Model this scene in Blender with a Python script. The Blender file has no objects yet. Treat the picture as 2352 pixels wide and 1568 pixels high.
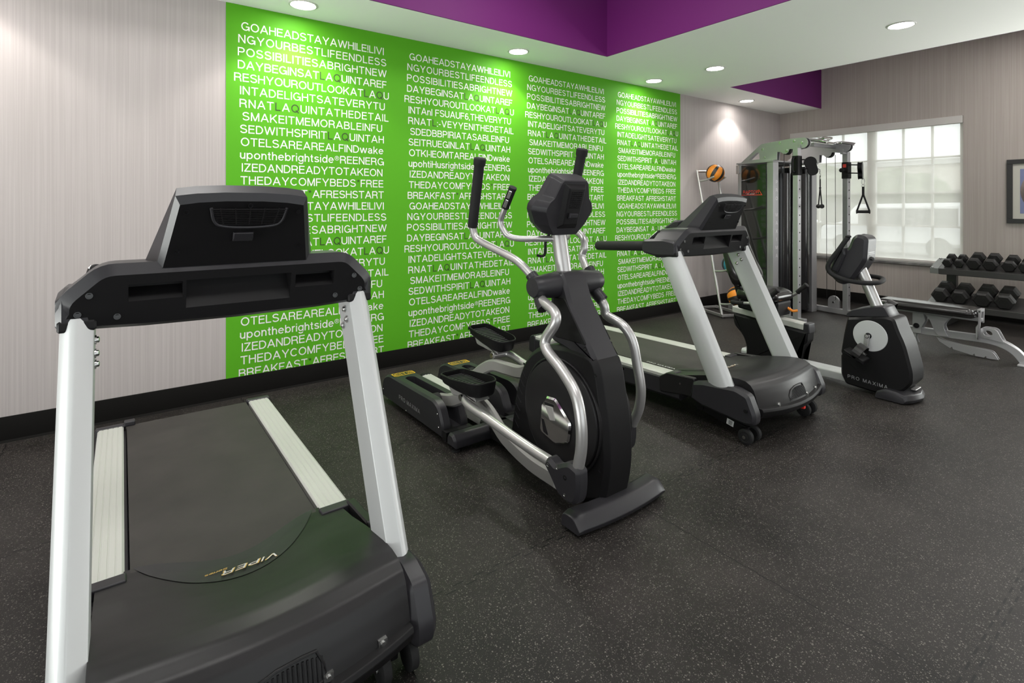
import bpy, bmesh, math, random
from mathutils import Vector, Matrix, noise
random.seed(7)
S = bpy.context.scene
COL = S.collection
PI = math.pi

# ------------------------------------------------------------------ camera
EYE = 1.333
cam = bpy.data.cameras.new('camera')
cam.sensor_fit = 'HORIZONTAL'; cam.sensor_width = 36.0
cam.lens = 36.0 * 1217.0 / 2352.0
cam.shift_x = 0.0
cam.shift_y = -(784.0 - 473.0) / 2352.0
cam.clip_start = 0.02; cam.clip_end = 200
camo = bpy.data.objects.new('camera', cam); COL.objects.link(camo)
camo.location = (0, 0, EYE)
camo.rotation_euler = (PI / 2, 0, -math.radians(90 - 53.655))
S.camera = camo

# ------------------------------------------------------------------ exposure, world
S.view_settings.view_transform = 'Standard'
S.view_settings.look = 'None'
S.view_settings.exposure = 0.0
S.view_settings.gamma = 1.0
S.view_settings.use_curve_mapping = False
W = bpy.data.worlds.new('sky'); S.world = W; W.use_nodes = True
wn = W.node_tree.nodes; wl = W.node_tree.links
bg = wn['Background']
bg.inputs['Color'].default_value = (0.95, 0.97, 1.0, 1)
bg.inputs['Strength'].default_value = 2.3
DL_POWER = 52.0      # each recessed downlight, W
PANEL_FILL = 20.0   # each unseen fill panel added in the raised trays, W
SUN_POWER = 1.2      # hazy sun on the window side
FRONT_FILL = 115.0   # added fill light, unseen, behind the camera
SIDE_FILL = 35.0    # added fill light outside the unseen left opening
SIDE_UPFILL = 135.0  # upward fill added for the ceiling, unseen at left
RIGHT_UPFILL = 205.0   # the same added upward fill, unseen at right
RIGHT_FILL = 110.0    # added fill light outside the unseen right opening

# ------------------------------------------------------------------ materials
def nodes_of(m):
    m.use_nodes = True
    return m.node_tree.nodes, m.node_tree.links, m.node_tree.nodes['Principled BSDF']

def mat(name, col, rough=0.5, metal=0.0, spec=0.5, coat=0.0, var=0.0, bump=0.0, bscale=300.0, emit=None, estr=0.0):
    m = bpy.data.materials.new(name)
    n, l, b = nodes_of(m)
    c = (*col, 1)
    b.inputs['Base Color'].default_value = c
    b.inputs['Roughness'].default_value = rough
    b.inputs['Metallic'].default_value = metal
    b.inputs['Specular IOR Level'].default_value = spec
    b.inputs['Coat Weight'].default_value = coat
    b.inputs['Coat Roughness'].default_value = 0.15
    if emit:
        b.inputs['Emission Color'].default_value = (*emit, 1); b.inputs['Emission Strength'].default_value = estr
    if var > 0 or bump > 0:
        tc = n.new('ShaderNodeTexCoord')
        nz = n.new('ShaderNodeTexNoise'); nz.inputs['Scale'].default_value = bscale if bump > 0 else 9.0
        nz.inputs['Detail'].default_value = 3
        l.new(tc.outputs['Object'], nz.inputs['Vector'])
        if var > 0:
            nz2 = n.new('ShaderNodeTexNoise'); nz2.inputs['Scale'].default_value = 7.0; nz2.inputs['Detail'].default_value = 4
            l.new(tc.outputs['Object'], nz2.inputs['Vector'])
            mr = n.new('ShaderNodeMapRange')
            mr.inputs['From Min'].default_value = 0.3; mr.inputs['From Max'].default_value = 0.7
            mr.inputs['To Min'].default_value = 1 - var; mr.inputs['To Max'].default_value = 1 + var
            l.new(nz2.outputs['Fac'], mr.inputs['Value'])
            mx = n.new('ShaderNodeMix'); mx.data_type = 'RGBA'; mx.blend_type = 'MULTIPLY'
            mx.inputs['Factor'].default_value = 1; mx.inputs['A'].default_value = c
            l.new(mr.outputs['Result'], mx.inputs['B']); l.new(mx.outputs['Result'], b.inputs['Base Color'])
        if bump > 0:
            bp = n.new('ShaderNodeBump'); bp.inputs['Strength'].default_value = bump; bp.inputs['Distance'].default_value = 0.001
            l.new(nz.outputs['Fac'], bp.inputs['Height']); l.new(bp.outputs['Normal'], b.inputs['Normal'])
    return m

def linen(name, c1, c2, axis):
    """wallpaper with fine vertical threads"""
    m = bpy.data.materials.new(name); n, l, b = nodes_of(m)
    tc = n.new('ShaderNodeTexCoord'); mp = n.new('ShaderNodeMapping')
    sc = [60.0, 60.0, 1.6]; sc[axis] = 300.0
    mp.inputs['Scale'].default_value = sc
    nz = n.new('ShaderNodeTexNoise'); nz.inputs['Scale'].default_value = 1.0; nz.inputs['Detail'].default_value = 2; nz.inputs['Roughness'].default_value = 0.7
    l.new(tc.outputs['Object'], mp.inputs['Vector']); l.new(mp.outputs['Vector'], nz.inputs['Vector'])
    mp2 = n.new('ShaderNodeMapping'); sc2 = [10.0, 10.0, 0.7]; sc2[axis] = 90.0; mp2.inputs['Scale'].default_value = sc2
    nz2 = n.new('ShaderNodeTexNoise'); nz2.inputs['Scale'].default_value = 1.0; nz2.inputs['Detail'].default_value = 1
    l.new(tc.outputs['Object'], mp2.inputs['Vector']); l.new(mp2.outputs['Vector'], nz2.inputs['Vector'])
    ad = n.new('ShaderNodeMath'); ad.operation = 'ADD'
    l.new(nz.outputs['Fac'], ad.inputs[0]); l.new(nz2.outputs['Fac'], ad.inputs[1])
    rp = n.new('ShaderNodeValToRGB')
    rp.color_ramp.elements[0].position = 0.42; rp.color_ramp.elements[0].color = (*c1, 1)
    rp.color_ramp.elements[1].position = 0.62; rp.color_ramp.elements[1].color = (*c2, 1)
    hf = n.new('ShaderNodeMath'); hf.operation = 'MULTIPLY'; hf.inputs[1].default_value = 0.5
    l.new(ad.outputs[0], hf.inputs[0]); l.new(hf.outputs[0], rp.inputs['Fac'])
    l.new(rp.outputs['Color'], b.inputs['Base Color'])
    b.inputs['Roughness'].default_value = 0.75; b.inputs['Specular IOR Level'].default_value = 0.25
    return m

def floor_material():
    m = bpy.data.materials.new('speckled_rubber'); n, l, b = nodes_of(m)
    tc = n.new('ShaderNodeTexCoord')
    def math_(op, a=None, bb=None, c=None):
        k = n.new('ShaderNodeMath'); k.operation = op
        for i, v in enumerate((a, bb, c)):
            if v is None: continue
            if isinstance(v, (int, float)): k.inputs[i].default_value = v
            else: l.new(v, k.inputs[i])
        return k.outputs[0]
    vo = n.new('ShaderNodeTexVoronoi'); vo.inputs['Scale'].default_value = 140.0
    vo.inputs['Randomness'].default_value = 1.0
    l.new(tc.outputs['Object'], vo.inputs['Vector'])
    sepc = n.new('ShaderNodeSeparateColor'); l.new(vo.outputs['Color'], sepc.inputs['Color'])
    rad = math_('ADD', math_('MULTIPLY', sepc.outputs['Red'], 0.26), 0.14)
    inside = math_('LESS_THAN', vo.outputs['Distance'], rad)
    pick = math_('GREATER_THAN', sepc.outputs['Green'], 0.45)
    fleck1 = math_('MULTIPLY', inside, pick)
    vo2 = n.new('ShaderNodeTexVoronoi'); vo2.inputs['Scale'].default_value = 245.0
    l.new(tc.outputs['Object'], vo2.inputs['Vector'])
    sc2 = n.new('ShaderNodeSeparateColor'); l.new(vo2.outputs['Color'], sc2.inputs['Color'])
    in2 = math_('LESS_THAN', vo2.outputs['Distance'], math_('ADD', math_('MULTIPLY', sc2.outputs['Red'], 0.30), 0.10))
    fleck2 = math_('MULTIPLY', math_('MULTIPLY', in2, math_('GREATER_THAN', sc2.outputs['Green'], 0.45)), 0.55)
    fleck = math_('MAXIMUM', math_('MULTIPLY', fleck1, math_('ADD', math_('MULTIPLY', sepc.outputs['Blue'], 0.6), 0.4)), fleck2)
    # tile seams
    sx = n.new('ShaderNodeSeparateXYZ'); l.new(tc.outputs['Object'], sx.inputs['Vector'])
    X = sx.outputs['X']; Y = sx.outputs['Y']
    def seam(along, across, org, per, zig, wid):
        k = math_('MULTIPLY', along, 1 / 0.085); sq = math_('GREATER_THAN', math_('FRACT', k), 0.5)
        sh = math_('MULTIPLY', sq, zig)
        t = math_('ADD', math_('SUBTRACT', across, org), sh)
        fr = math_('FRACT', math_('DIVIDE', t, per))
        d = math_('MINIMUM', fr, math_('SUBTRACT', 1.0, fr))
        return math_('LESS_THAN', math_('MULTIPLY', d, per), wid)
    s1 = seam(X, Y, 0.455, 1.165, 0.022, 0.0030)
    s2 = seam(Y, X, 1.86, 1.19, 0.004, 0.0022)
    sm = math_('MAXIMUM', s1, s2)
    # dust and scuff
    nz = n.new('ShaderNodeTexNoise'); nz.inputs['Scale'].default_value = 1.3; nz.inputs['Detail'].default_value = 5; nz.inputs['Roughness'].default_value = 0.62
    l.new(tc.outputs['Object'], nz.inputs['Vector'])
    base = n.new('ShaderNodeValToRGB')
    base.color_ramp.elements[0].position = 0.36; base.color_ramp.elements[0].color = (0.0105, 0.0092, 0.0086, 1)
    base.color_ramp.elements[1].position = 0.68; base.color_ramp.elements[1].color = (0.029, 0.0254, 0.0236, 1)
    l.new(nz.outputs['Fac'], base.inputs['Fac'])
    mx = n.new('ShaderNodeMix'); mx.data_type = 'RGBA'
    l.new(fleck, mx.inputs['Factor']); l.new(base.outputs['Color'], mx.inputs['A'])
    mx.inputs['B'].default_value = (0.135, 0.124, 0.112, 1)
    mx2 = n.new('ShaderNodeMix'); mx2.data_type = 'RGBA'
    l.new(sm, mx2.inputs['Factor']); l.new(mx.outputs['Result'], mx2.inputs['A']); mx2.inputs['B'].default_value = (0.006, 0.006, 0.006, 1)
    l.new(mx2.outputs['Result'], b.inputs['Base Color'])
    b.inputs['Roughness'].default_value = 0.48; b.inputs['Specular IOR Level'].default_value = 0.20
    n2 = n.new('ShaderNodeTexNoise'); n2.inputs['Scale'].default_value = 260; n2.inputs['Detail'].default_value = 2
    l.new(tc.outputs['Object'], n2.inputs['Vector'])
    bp = n.new('ShaderNodeBump'); bp.inputs['Strength'].default_value = 0.35; bp.inputs['Distance'].default_value = 0.002
    l.new(n2.outputs['Fac'], bp.inputs['Height']); l.new(bp.outputs['Normal'], b.inputs['Normal'])
    return m

def shade_material():
    m = bpy.data.materials.new('solar_screen'); m.use_nodes = True
    n = m.node_tree.nodes; l = m.node_tree.links
    n.remove(n['Principled BSDF']); out = n['Material Output']
    tr = n.new('ShaderNodeBsdfTransparent'); tr.inputs['Color'].default_value = (1, 1, 1, 1)
    tl = n.new('ShaderNodeBsdfTranslucent'); tl.inputs['Color'].default_value = (0.95, 0.94, 0.88, 1)
    df = n.new('ShaderNodeBsdfDiffuse'); df.inputs['Color'].default_value = (0.80, 0.79, 0.75, 1)
    m1 = n.new('ShaderNodeMixShader'); m1.inputs[0].default_value = 0.35
    l.new(tl.outputs[0], m1.inputs[1]); l.new(df.outputs[0], m1.inputs[2])
    m2 = n.new('ShaderNodeMixShader'); m2.inputs[0].default_value = 0.55
    l.new(m1.outputs[0], m2.inputs[1]); l.new(tr.outputs[0], m2.inputs[2])
    l.new(m2.outputs[0], out.inputs['Surface'])
    return m

def glass_material():
    m = bpy.data.materials.new('window_glass'); m.use_nodes = True
    n = m.node_tree.nodes; l = m.node_tree.links
    n.remove(n['Principled BSDF']); out = n['Material Output']
    tr = n.new('ShaderNodeBsdfTransparent'); tr.inputs['Color'].default_value = (0.95, 0.97, 0.96, 1)
    gl = n.new('ShaderNodeBsdfGlossy'); gl.inputs['Roughness'].default_value = 0.02
    mx = n.new('ShaderNodeMixShader'); mx.inputs[0].default_value = 0.06
    l.new(tr.outputs[0], mx.inputs[1]); l.new(gl.outputs[0], mx.inputs[2]); l.new(mx.outputs[0], out.inputs['Surface'])
    return m

M = {}
M['floor'] = floor_material()
M['wall'] = linen('linen_wallpaper', (0.405, 0.368, 0.358), (0.455, 0.417, 0.408), 0)
M['wall_y'] = linen('linen_wallpaper_side', (0.375, 0.335, 0.303), (0.425, 0.385, 0.353), 1)
M['ceil'] = mat('ceiling_paint', (0.88, 0.875, 0.85), 0.85, spec=0.2)
M['purple'] = mat('purple_paint', (0.135, 0.010, 0.130), 0.6, spec=0.3)
M['green'] = mat('green_vinyl', (0.088, 0.365, 0.012), 0.6, spec=0.2)
M['letter'] = mat('white_lettering', (0.80, 0.78, 0.78), 0.5)
M['letter_dark'] = mat('olive_lettering', (0.022, 0.050, 0.006), 0.5)
M['base'] = mat('black_rubber_base', (0.0065, 0.006, 0.0055), 0.65, spec=0.08)
M['black'] = mat('black_plastic', (0.0068, 0.0064, 0.0070), 0.50, spec=0.20, bump=0.12, bscale=900)
M['char'] = mat('charcoal_plastic', (0.0215, 0.0205, 0.0235), 0.38, spec=0.34, bump=0.12, bscale=900)
M['hood'] = mat('satin_black_plastic', (0.0125, 0.0118, 0.0125), 0.36, spec=0.28, bump=0.10, bscale=1100)
M['gloss'] = mat('gloss_black', (0.008, 0.008, 0.009), 0.18, spec=0.5)
M['rubber'] = mat('black_foam', (0.0125, 0.012, 0.0125), 0.72, spec=0.3)
M['belt'] = mat('running_belt', (0.030, 0.0262, 0.0245), 0.62, spec=0.35, var=0.18)
M['white'] = mat('white_aluminium', (0.52, 0.53, 0.53), 0.42, metal=0.25, spec=0.5)
M['rail'] = mat('ribbed_aluminium', (0.46, 0.465, 0.435), 0.45, metal=0.15)
M['silver'] = mat('silver_paint', (0.50, 0.49, 0.485), 0.33, metal=0.75)
M['grey'] = mat('grey_powder_coat', (0.31, 0.30, 0.29), 0.45, metal=0.35)
M['chrome'] = mat('chrome', (0.78, 0.78, 0.78), 0.10, metal=1.0)
M['steel'] = mat('bolt_steel', (0.55, 0.55, 0.54), 0.25, metal=1.0)
M['yellow'] = mat('yellow_print', (0.80, 0.50, 0.02), 0.5)
M['gold'] = mat('gold_print', (0.75, 0.47, 0.10), 0.45)
M['whiteprint'] = mat('white_print', (0.70, 0.70, 0.70), 0.5)
M['greyprint'] = mat('grey_print', (0.30, 0.30, 0.31), 0.4, metal=0.3)
M['redprint'] = mat('red_print', (0.55, 0.035, 0.022), 0.4)
M['orange'] = mat('orange_rubber', (0.72, 0.235, 0.015), 0.5, bump=0.2, bscale=500)
M['ballblack'] = mat('ball_black', (0.016, 0.014, 0.012), 0.5)
M['blue'] = mat('blue_rubber', (0.030, 0.21, 0.30), 0.5, bump=0.2, bscale=500)
M['vinyl'] = mat('black_vinyl', (0.012, 0.011, 0.011), 0.23, spec=0.5, bump=0.05, bscale=260)
M['panel'] = mat('smoked_panel', (0.010, 0.011, 0.010), 0.07, spec=0.6, coat=0.5)
M['frame'] = mat('silver_frame', (0.38, 0.375, 0.385), 0.36, metal=0.6)
M['iron'] = mat('black_rubber_iron', (0.014, 0.0135, 0.013), 0.52, spec=0.45)
M['rackend'] = mat('rack_end_paint', (0.15, 0.155, 0.15), 0.42, metal=0.2)
M['rackpaint'] = mat('rack_paint', (0.036, 0.035, 0.034), 0.40, metal=0.2)
M['trim'] = mat('white_trim', (0.62, 0.61, 0.58), 0.5)
M['valance'] = mat('valance_white', (0.56, 0.54, 0.51), 0.5)
M['granite'] = mat('granite', (0.17, 0.165, 0.16), 0.28, var=0.5)
M['shade'] = shade_material()
M['glass'] = glass_material()
M['framewood'] = mat('black_frame', (0.013, 0.012, 0.012), 0.4)
M['mat'] = mat('mat_board', (0.50, 0.49, 0.43), 0.8)
M['art'] = mat('art_print', (0.16, 0.13, 0.12), 0.6, var=0.6)
M['artblue'] = mat('art_blue', (0.18, 0.21, 0.36), 0.6)
M['lens'] = mat('lamp_lens', (1, 1, 1), 0.5, emit=(1.0, 0.97, 0.92), estr=70.0)
M['fill_lens'] = mat('fill_panel_lens', (1, 1, 1), 0.5, emit=(1.0, 0.98, 0.95), estr=3.0)  # glowing face of the fill panels added in the trays
M['grass'] = mat('lawn', (0.14, 0.17, 0.07), 0.9, var=0.3)
M['asphalt'] = mat('asphalt', (0.22, 0.22, 0.215), 0.85, var=0.15)
M['leaf'] = mat('tree_leaves', (0.105, 0.135, 0.055), 0.8, var=0.4)
M['bark'] = mat('tree_bark', (0.09, 0.07, 0.05), 0.9)
M['carwhite'] = mat('car_white', (0.75, 0.75, 0.75), 0.25)
M['plaster'] = mat('far_wall', (0.55, 0.50, 0.43), 0.9)
M['orangeplastic'] = mat('orange_lever', (0.80, 0.25, 0.01), 0.4)
M['red'] = mat('red_switch', (0.70, 0.02, 0.01), 0.35)

# ------------------------------------------------------------------ mesh helpers
AX = {'x': lambda a, b, d: Vector((d, a, b)), 'y': lambda a, b, d: Vector((a, d, b)), 'z': lambda a, b, d: Vector((a, b, d))}

class MB:
    """collects geometry for ONE mesh"""
    def __init__(self, xf=None):
        self.bm = bmesh.new(); self.xf = xf; self.mi = 0; self.smooth_cut = 32
    def _f(self, vs):
        try:
            f = self.bm.faces.new(vs); f.material_index = self.mi; return f
        except ValueError:
            return None
    def loft(self, rings, cap0=True, cap1=True, closed=True):
        R = [[self.bm.verts.new(Vector(p)) for p in r] for r in rings]
        n = len(R[0])
        for i in range(len(R) - 1):
            for j in range(n if closed else n - 1):
                k = (j + 1) % n
                self._f((R[i][j], R[i][k], R[i + 1][k], R[i + 1][j]))
        if closed and cap0: self._f(R[0][::-1])
        if closed and cap1: self._f(R[-1])
        return R
    def prism(self, poly, ax, d0, d1):
        """extrude a 2d outline along an axis; x: (y,z), y: (x,z), z: (x,y)"""
        self.loft([[AX[ax](a, b, d0) for a, b in poly], [AX[ax](a, b, d1) for a, b in poly]])
    def prism_b(self, poly, ax, d0, d1, bev, amt=None):
        """prism with both outer edges chamfered by shrinking the outline"""
        amt = amt if amt is not None else bev
        inner = inset(poly, amt)
        s = 1 if d1 > d0 else -1
        self.loft([[AX[ax](a, b, d0) for a, b in inner], [AX[ax](a, b, d0 + s * bev) for a, b in poly],
                   [AX[ax](a, b, d1 - s * bev) for a, b in poly], [AX[ax](a, b, d1) for a, b in inner]])
    def box(self, x0, x1, y0, y1, z0, z1):
        self.prism([(x0, y0), (x1, y0), (x1, y1), (x0, y1)], 'z', z0, z1)
    def obox(self, c, size, rot):
        """oriented box: rot is a 3x3 matrix"""
        hx, hy, hz = [s / 2 for s in size]; c = Vector(c)
        r0 = [c + rot @ Vector((a * hx, b * hy, -hz)) for a, b in ((-1, -1), (1, -1), (1, 1), (-1, 1))]
        r1 = [c + rot @ Vector((a * hx, b * hy, hz)) for a, b in ((-1, -1), (1, -1), (1, 1), (-1, 1))]
        self.loft([r0, r1])
    def bar(self, p0, p1, w, h, up=(0, 0, 1)):
        """rectangular bar between two points, w sideways, h along up"""
        p0 = Vector(p0); p1 = Vector(p1); d = (p1 - p0).normalized(); u = Vector(up)
        s = d.cross(u).normalized(); u = s.cross(d).normalized()
        r = [[p + s * a * w / 2 + u * b * h / 2 for a, b in ((-1, -1), (1, -1), (1, 1), (-1, 1))] for p in (p0, p1)]
        self.loft(r)
    def cyl(self, p0, p1, r0, r1=None, n=24, cap=True):
        r1 = r0 if r1 is None else r1
        p0 = Vector(p0); p1 = Vector(p1); d = (p1 - p0).normalized()
        u = d.orthogonal().normalized(); v = d.cross(u)
        cs = [(math.cos(2 * PI * i / n), math.sin(2 * PI * i / n)) for i in range(n)]
        self.loft([[p0 + (u * c + v * s) * r0 for c, s in cs], [p1 + (u * c + v * s) * r1 for c, s in cs]], cap, cap)
    def lathe(self, p0, d, prof, n=28):
        """profile (distance along d, radius)"""
        p0 = Vector(p0); d = Vector(d).normalized(); u = d.orthogonal().normalized(); v = d.cross(u)
        cs = [(math.cos(2 * PI * i / n), math.sin(2 * PI * i / n)) for i in range(n)]
        self.loft([[p0 + d * t + (u * c + v * s) * max(r, 1e-4) for c, s in cs] for t, r in prof])
    def tube(self, pts, r, n=14, smooth=True, seg=7, cap=True, flat=1.0):
        P = [Vector(p) for p in pts]
        if smooth and len(P) > 2: P = spline(P, seg)
        rr = r if isinstance(r, (list, tuple)) else None
        rings = []; u = None
        for i, p in enumerate(P):
            a = P[max(i - 1, 0)]; b = P[min(i + 1, len(P) - 1)]
            d = (b - a).normalized()
            if u is None: u = d.orthogonal().normalized()
            u = (u - d * u.dot(d)).normalized(); v = d.cross(u)
            ra = r if rr is None else rr[0] + (rr[1] - rr[0]) * i / (len(P) - 1)
            rings.append([p + (u * math.cos(2 * PI * k / n) + v * math.sin(2 * PI * k / n) * flat) * ra for k in range(n)])
        self.loft(rings, cap, cap)
    def sphere(self, c, r, n=20, sc=(1, 1, 1)):
        c = Vector(c); m = n // 2
        rings = []
        for i in range(m + 1):
            t = -PI / 2 + PI * i / m
            rr = max(math.cos(t), 1e-3) * r; z = math.sin(t) * r
            rings.append([c + Vector((math.cos(2 * PI * k / n) * rr * sc[0], math.sin(2 * PI * k / n) * rr * sc[1], z * sc[2])) for k in range(n)])
        self.loft(rings)
    def grid(self, fn, nu, nv):
        V = [[self.bm.verts.new(Vector(fn(i / nu, j / nv))) for j in range(nv + 1)] for i in range(nu + 1)]
        for i in range(nu):
            for j in range(nv):
                self._f((V[i][j], V[i + 1][j], V[i + 1][j + 1], V[i][j + 1]))
        return V
    def build(self, name, mats, parent=None, bevel=0.0, bseg=2, sub=0, angle=32):
        bm = self.bm
        bmesh.ops.recalc_face_normals(bm, faces=bm.faces)
        if self.xf: bm.transform(self.xf)
        me = bpy.data.meshes.new(name)
        bm.to_mesh(me); bm.free()
        for p in me.polygons: p.use_smooth = True
        me.set_sharp_from_angle(angle=math.radians(angle))
        if not isinstance(mats, (list, tuple)): mats = [mats]
        for m in mats: me.materials.append(m)
        o = bpy.data.objects.new(name, me); COL.objects.link(o)
        if parent: o.parent = parent
        if sub:
            md = o.modifiers.new('sub', 'SUBSURF'); md.levels = sub; md.render_levels = sub
        if bevel > 0:
            md = o.modifiers.new('bevel', 'BEVEL'); md.width = bevel; md.segments = bseg; md.limit_method = 'ANGLE'
            md.angle_limit = math.radians(34); md.harden_normals = True
        return o

def spline(P, seg):
    out = []
    n = len(P)
    for i in range(n - 1):
        p0 = P[i - 1] if i > 0 else P[i] * 2 - P[i + 1]
        p1, p2 = P[i], P[i + 1]
        p3 = P[i + 2] if i + 2 < n else P[i + 1] * 2 - P[i]
        for k in range(seg):
            t = k / seg
            out.append(0.5 * ((2 * p1) + (p2 - p0) * t + (2 * p0 - 5 * p1 + 4 * p2 - p3) * t * t + (3 * p1 - p0 - 3 * p2 + p3) * t ** 3))
    out.append(P[-1]); return out

def spline2(pts, seg=6, closed=False):
    P = [Vector((a, b, 0)) for a, b in pts]
    if closed:
        n = len(P); out = []
        for i in range(n):
            p0, p1, p2, p3 = P[i - 1], P[i], P[(i + 1) % n], P[(i + 2) % n]
            for k in range(seg):
                t = k / seg
                out.append(0.5 * ((2 * p1) + (p2 - p0) * t + (2 * p0 - 5 * p1 + 4 * p2 - p3) * t * t + (3 * p1 - p0 - 3 * p2 + p3) * t ** 3))
        return [(v.x, v.y) for v in out]
    return [(v.x, v.y) for v in spline(P, seg)]

def area2(p): return 0.5 * sum(p[i][0] * p[(i + 1) % len(p)][1] - p[(i + 1) % len(p)][0] * p[i][1] for i in range(len(p)))

def inset(poly, d):
    """offset a closed outline inwards by d (mitred)"""
    s = 1 if area2(poly) > 0 else -1
    n = len(poly); out = []
    for i in range(n):
        a = Vector(poly[i - 1]); b = Vector(poly[i]); c = Vector(poly[(i + 1) % n])
        e1 = (b - a); e2 = (c - b)
        if e1.length < 1e-9 or e2.length < 1e-9: out.append(tuple(b)); continue
        e1.normalize(); e2.normalize()
        n1 = Vector((-e1.y, e1.x)) * s; n2 = Vector((-e2.y, e2.x)) * s
        m = n1 + n2
        if m.length < 1e-6: out.append(tuple(b + n1 * d)); continue
        m.normalize(); k = d / max(m.dot(n1), 0.45)
        out.append(tuple(b + m * k))
    return out

def rounded(poly, r, seg=4):
    """round the corners of an outline; r is one radius or a list"""
    n = len(poly); out = []
    for i in range(n):
        a = Vector(poly[i - 1]); b = Vector(poly[i]); c = Vector(poly[(i + 1) % n])
        ri = r[i] if isinstance(r, (list, tuple)) else r
        l1 = (a - b).length; l2 = (c - b).length
        k = min(ri, l1 * 0.45, l2 * 0.45)
        if k < 1e-5: out.append(tuple(b)); continue
        p = b + (a - b).normalized() * k; q = b + (c - b).normalized() * k
        for j in range(seg + 1):
            t = j / seg
            out.append(tuple(p * (1 - t) ** 2 + b * 2 * t * (1 - t) + q * t * t))
    return out

def ellipse(cx, cy, rx, ry, n=40):
    return [(cx + rx * math.cos(2 * PI * i / n), cy + ry * math.sin(2 * PI * i / n)) for i in range(n)]

def ribbon(path, w):
    """outline of a flat bar following a 2d path"""
    L = []; R = []; n = len(path)
    for i in range(n):
        a = Vector(path[max(i - 1, 0)]); b = Vector(path[min(i + 1, n - 1)])
        d = (b - a).normalized(); nn = Vector((-d.y, d.x))
        ww = w if not isinstance(w, (list, tuple)) else w[0] + (w[1] - w[0]) * i / (n - 1)
        L.append(tuple(Vector(path[i]) + nn * ww / 2)); R.append(tuple(Vector(path[i]) - nn * ww / 2))
    return L + R[::-1]

def cut(o, cutter):
    """subtract a helper bmesh-built mesh from o and bake the result"""
    c = cutter.build('cutter', M['black'])
    c.parent = o.parent
    md = o.modifiers.new('cut', 'BOOLEAN'); md.operation = 'DIFFERENCE'; md.object = c; md.solver = 'EXACT'
    dg = bpy.context.evaluated_depsgraph_get(); dg.update()
    me = bpy.data.meshes.new_from_object(o.evaluated_get(dg))
    o.modifiers.clear()
    old = o.data; o.data = me
    bpy.data.meshes.remove(old)
    cm = c.data; bpy.data.objects.remove(c); bpy.data.meshes.remove(cm)
    for p in me.polygons: p.use_smooth = True
    me.set_sharp_from_angle(angle=math.radians(32))
    return o

# ------------------------------------------------------------------ scene graph helpers
def props(o, label, cat, group=None, kind=None):
    if label: o['label'] = label
    if cat: o['category'] = cat
    if group: o['group'] = group
    if kind: o['kind'] = kind
    return o

def thing(name, label, cat, loc=(0, 0, 0), rz=0.0, group=None):
    o = bpy.data.objects.new(name, None); COL.objects.link(o)
    o.empty_display_size = 0.1; o.location = loc; o.rotation_euler = (0, 0, rz)
    return props(o, label, cat, group)

def structure(o): o['kind'] = 'structure'; return o

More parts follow.
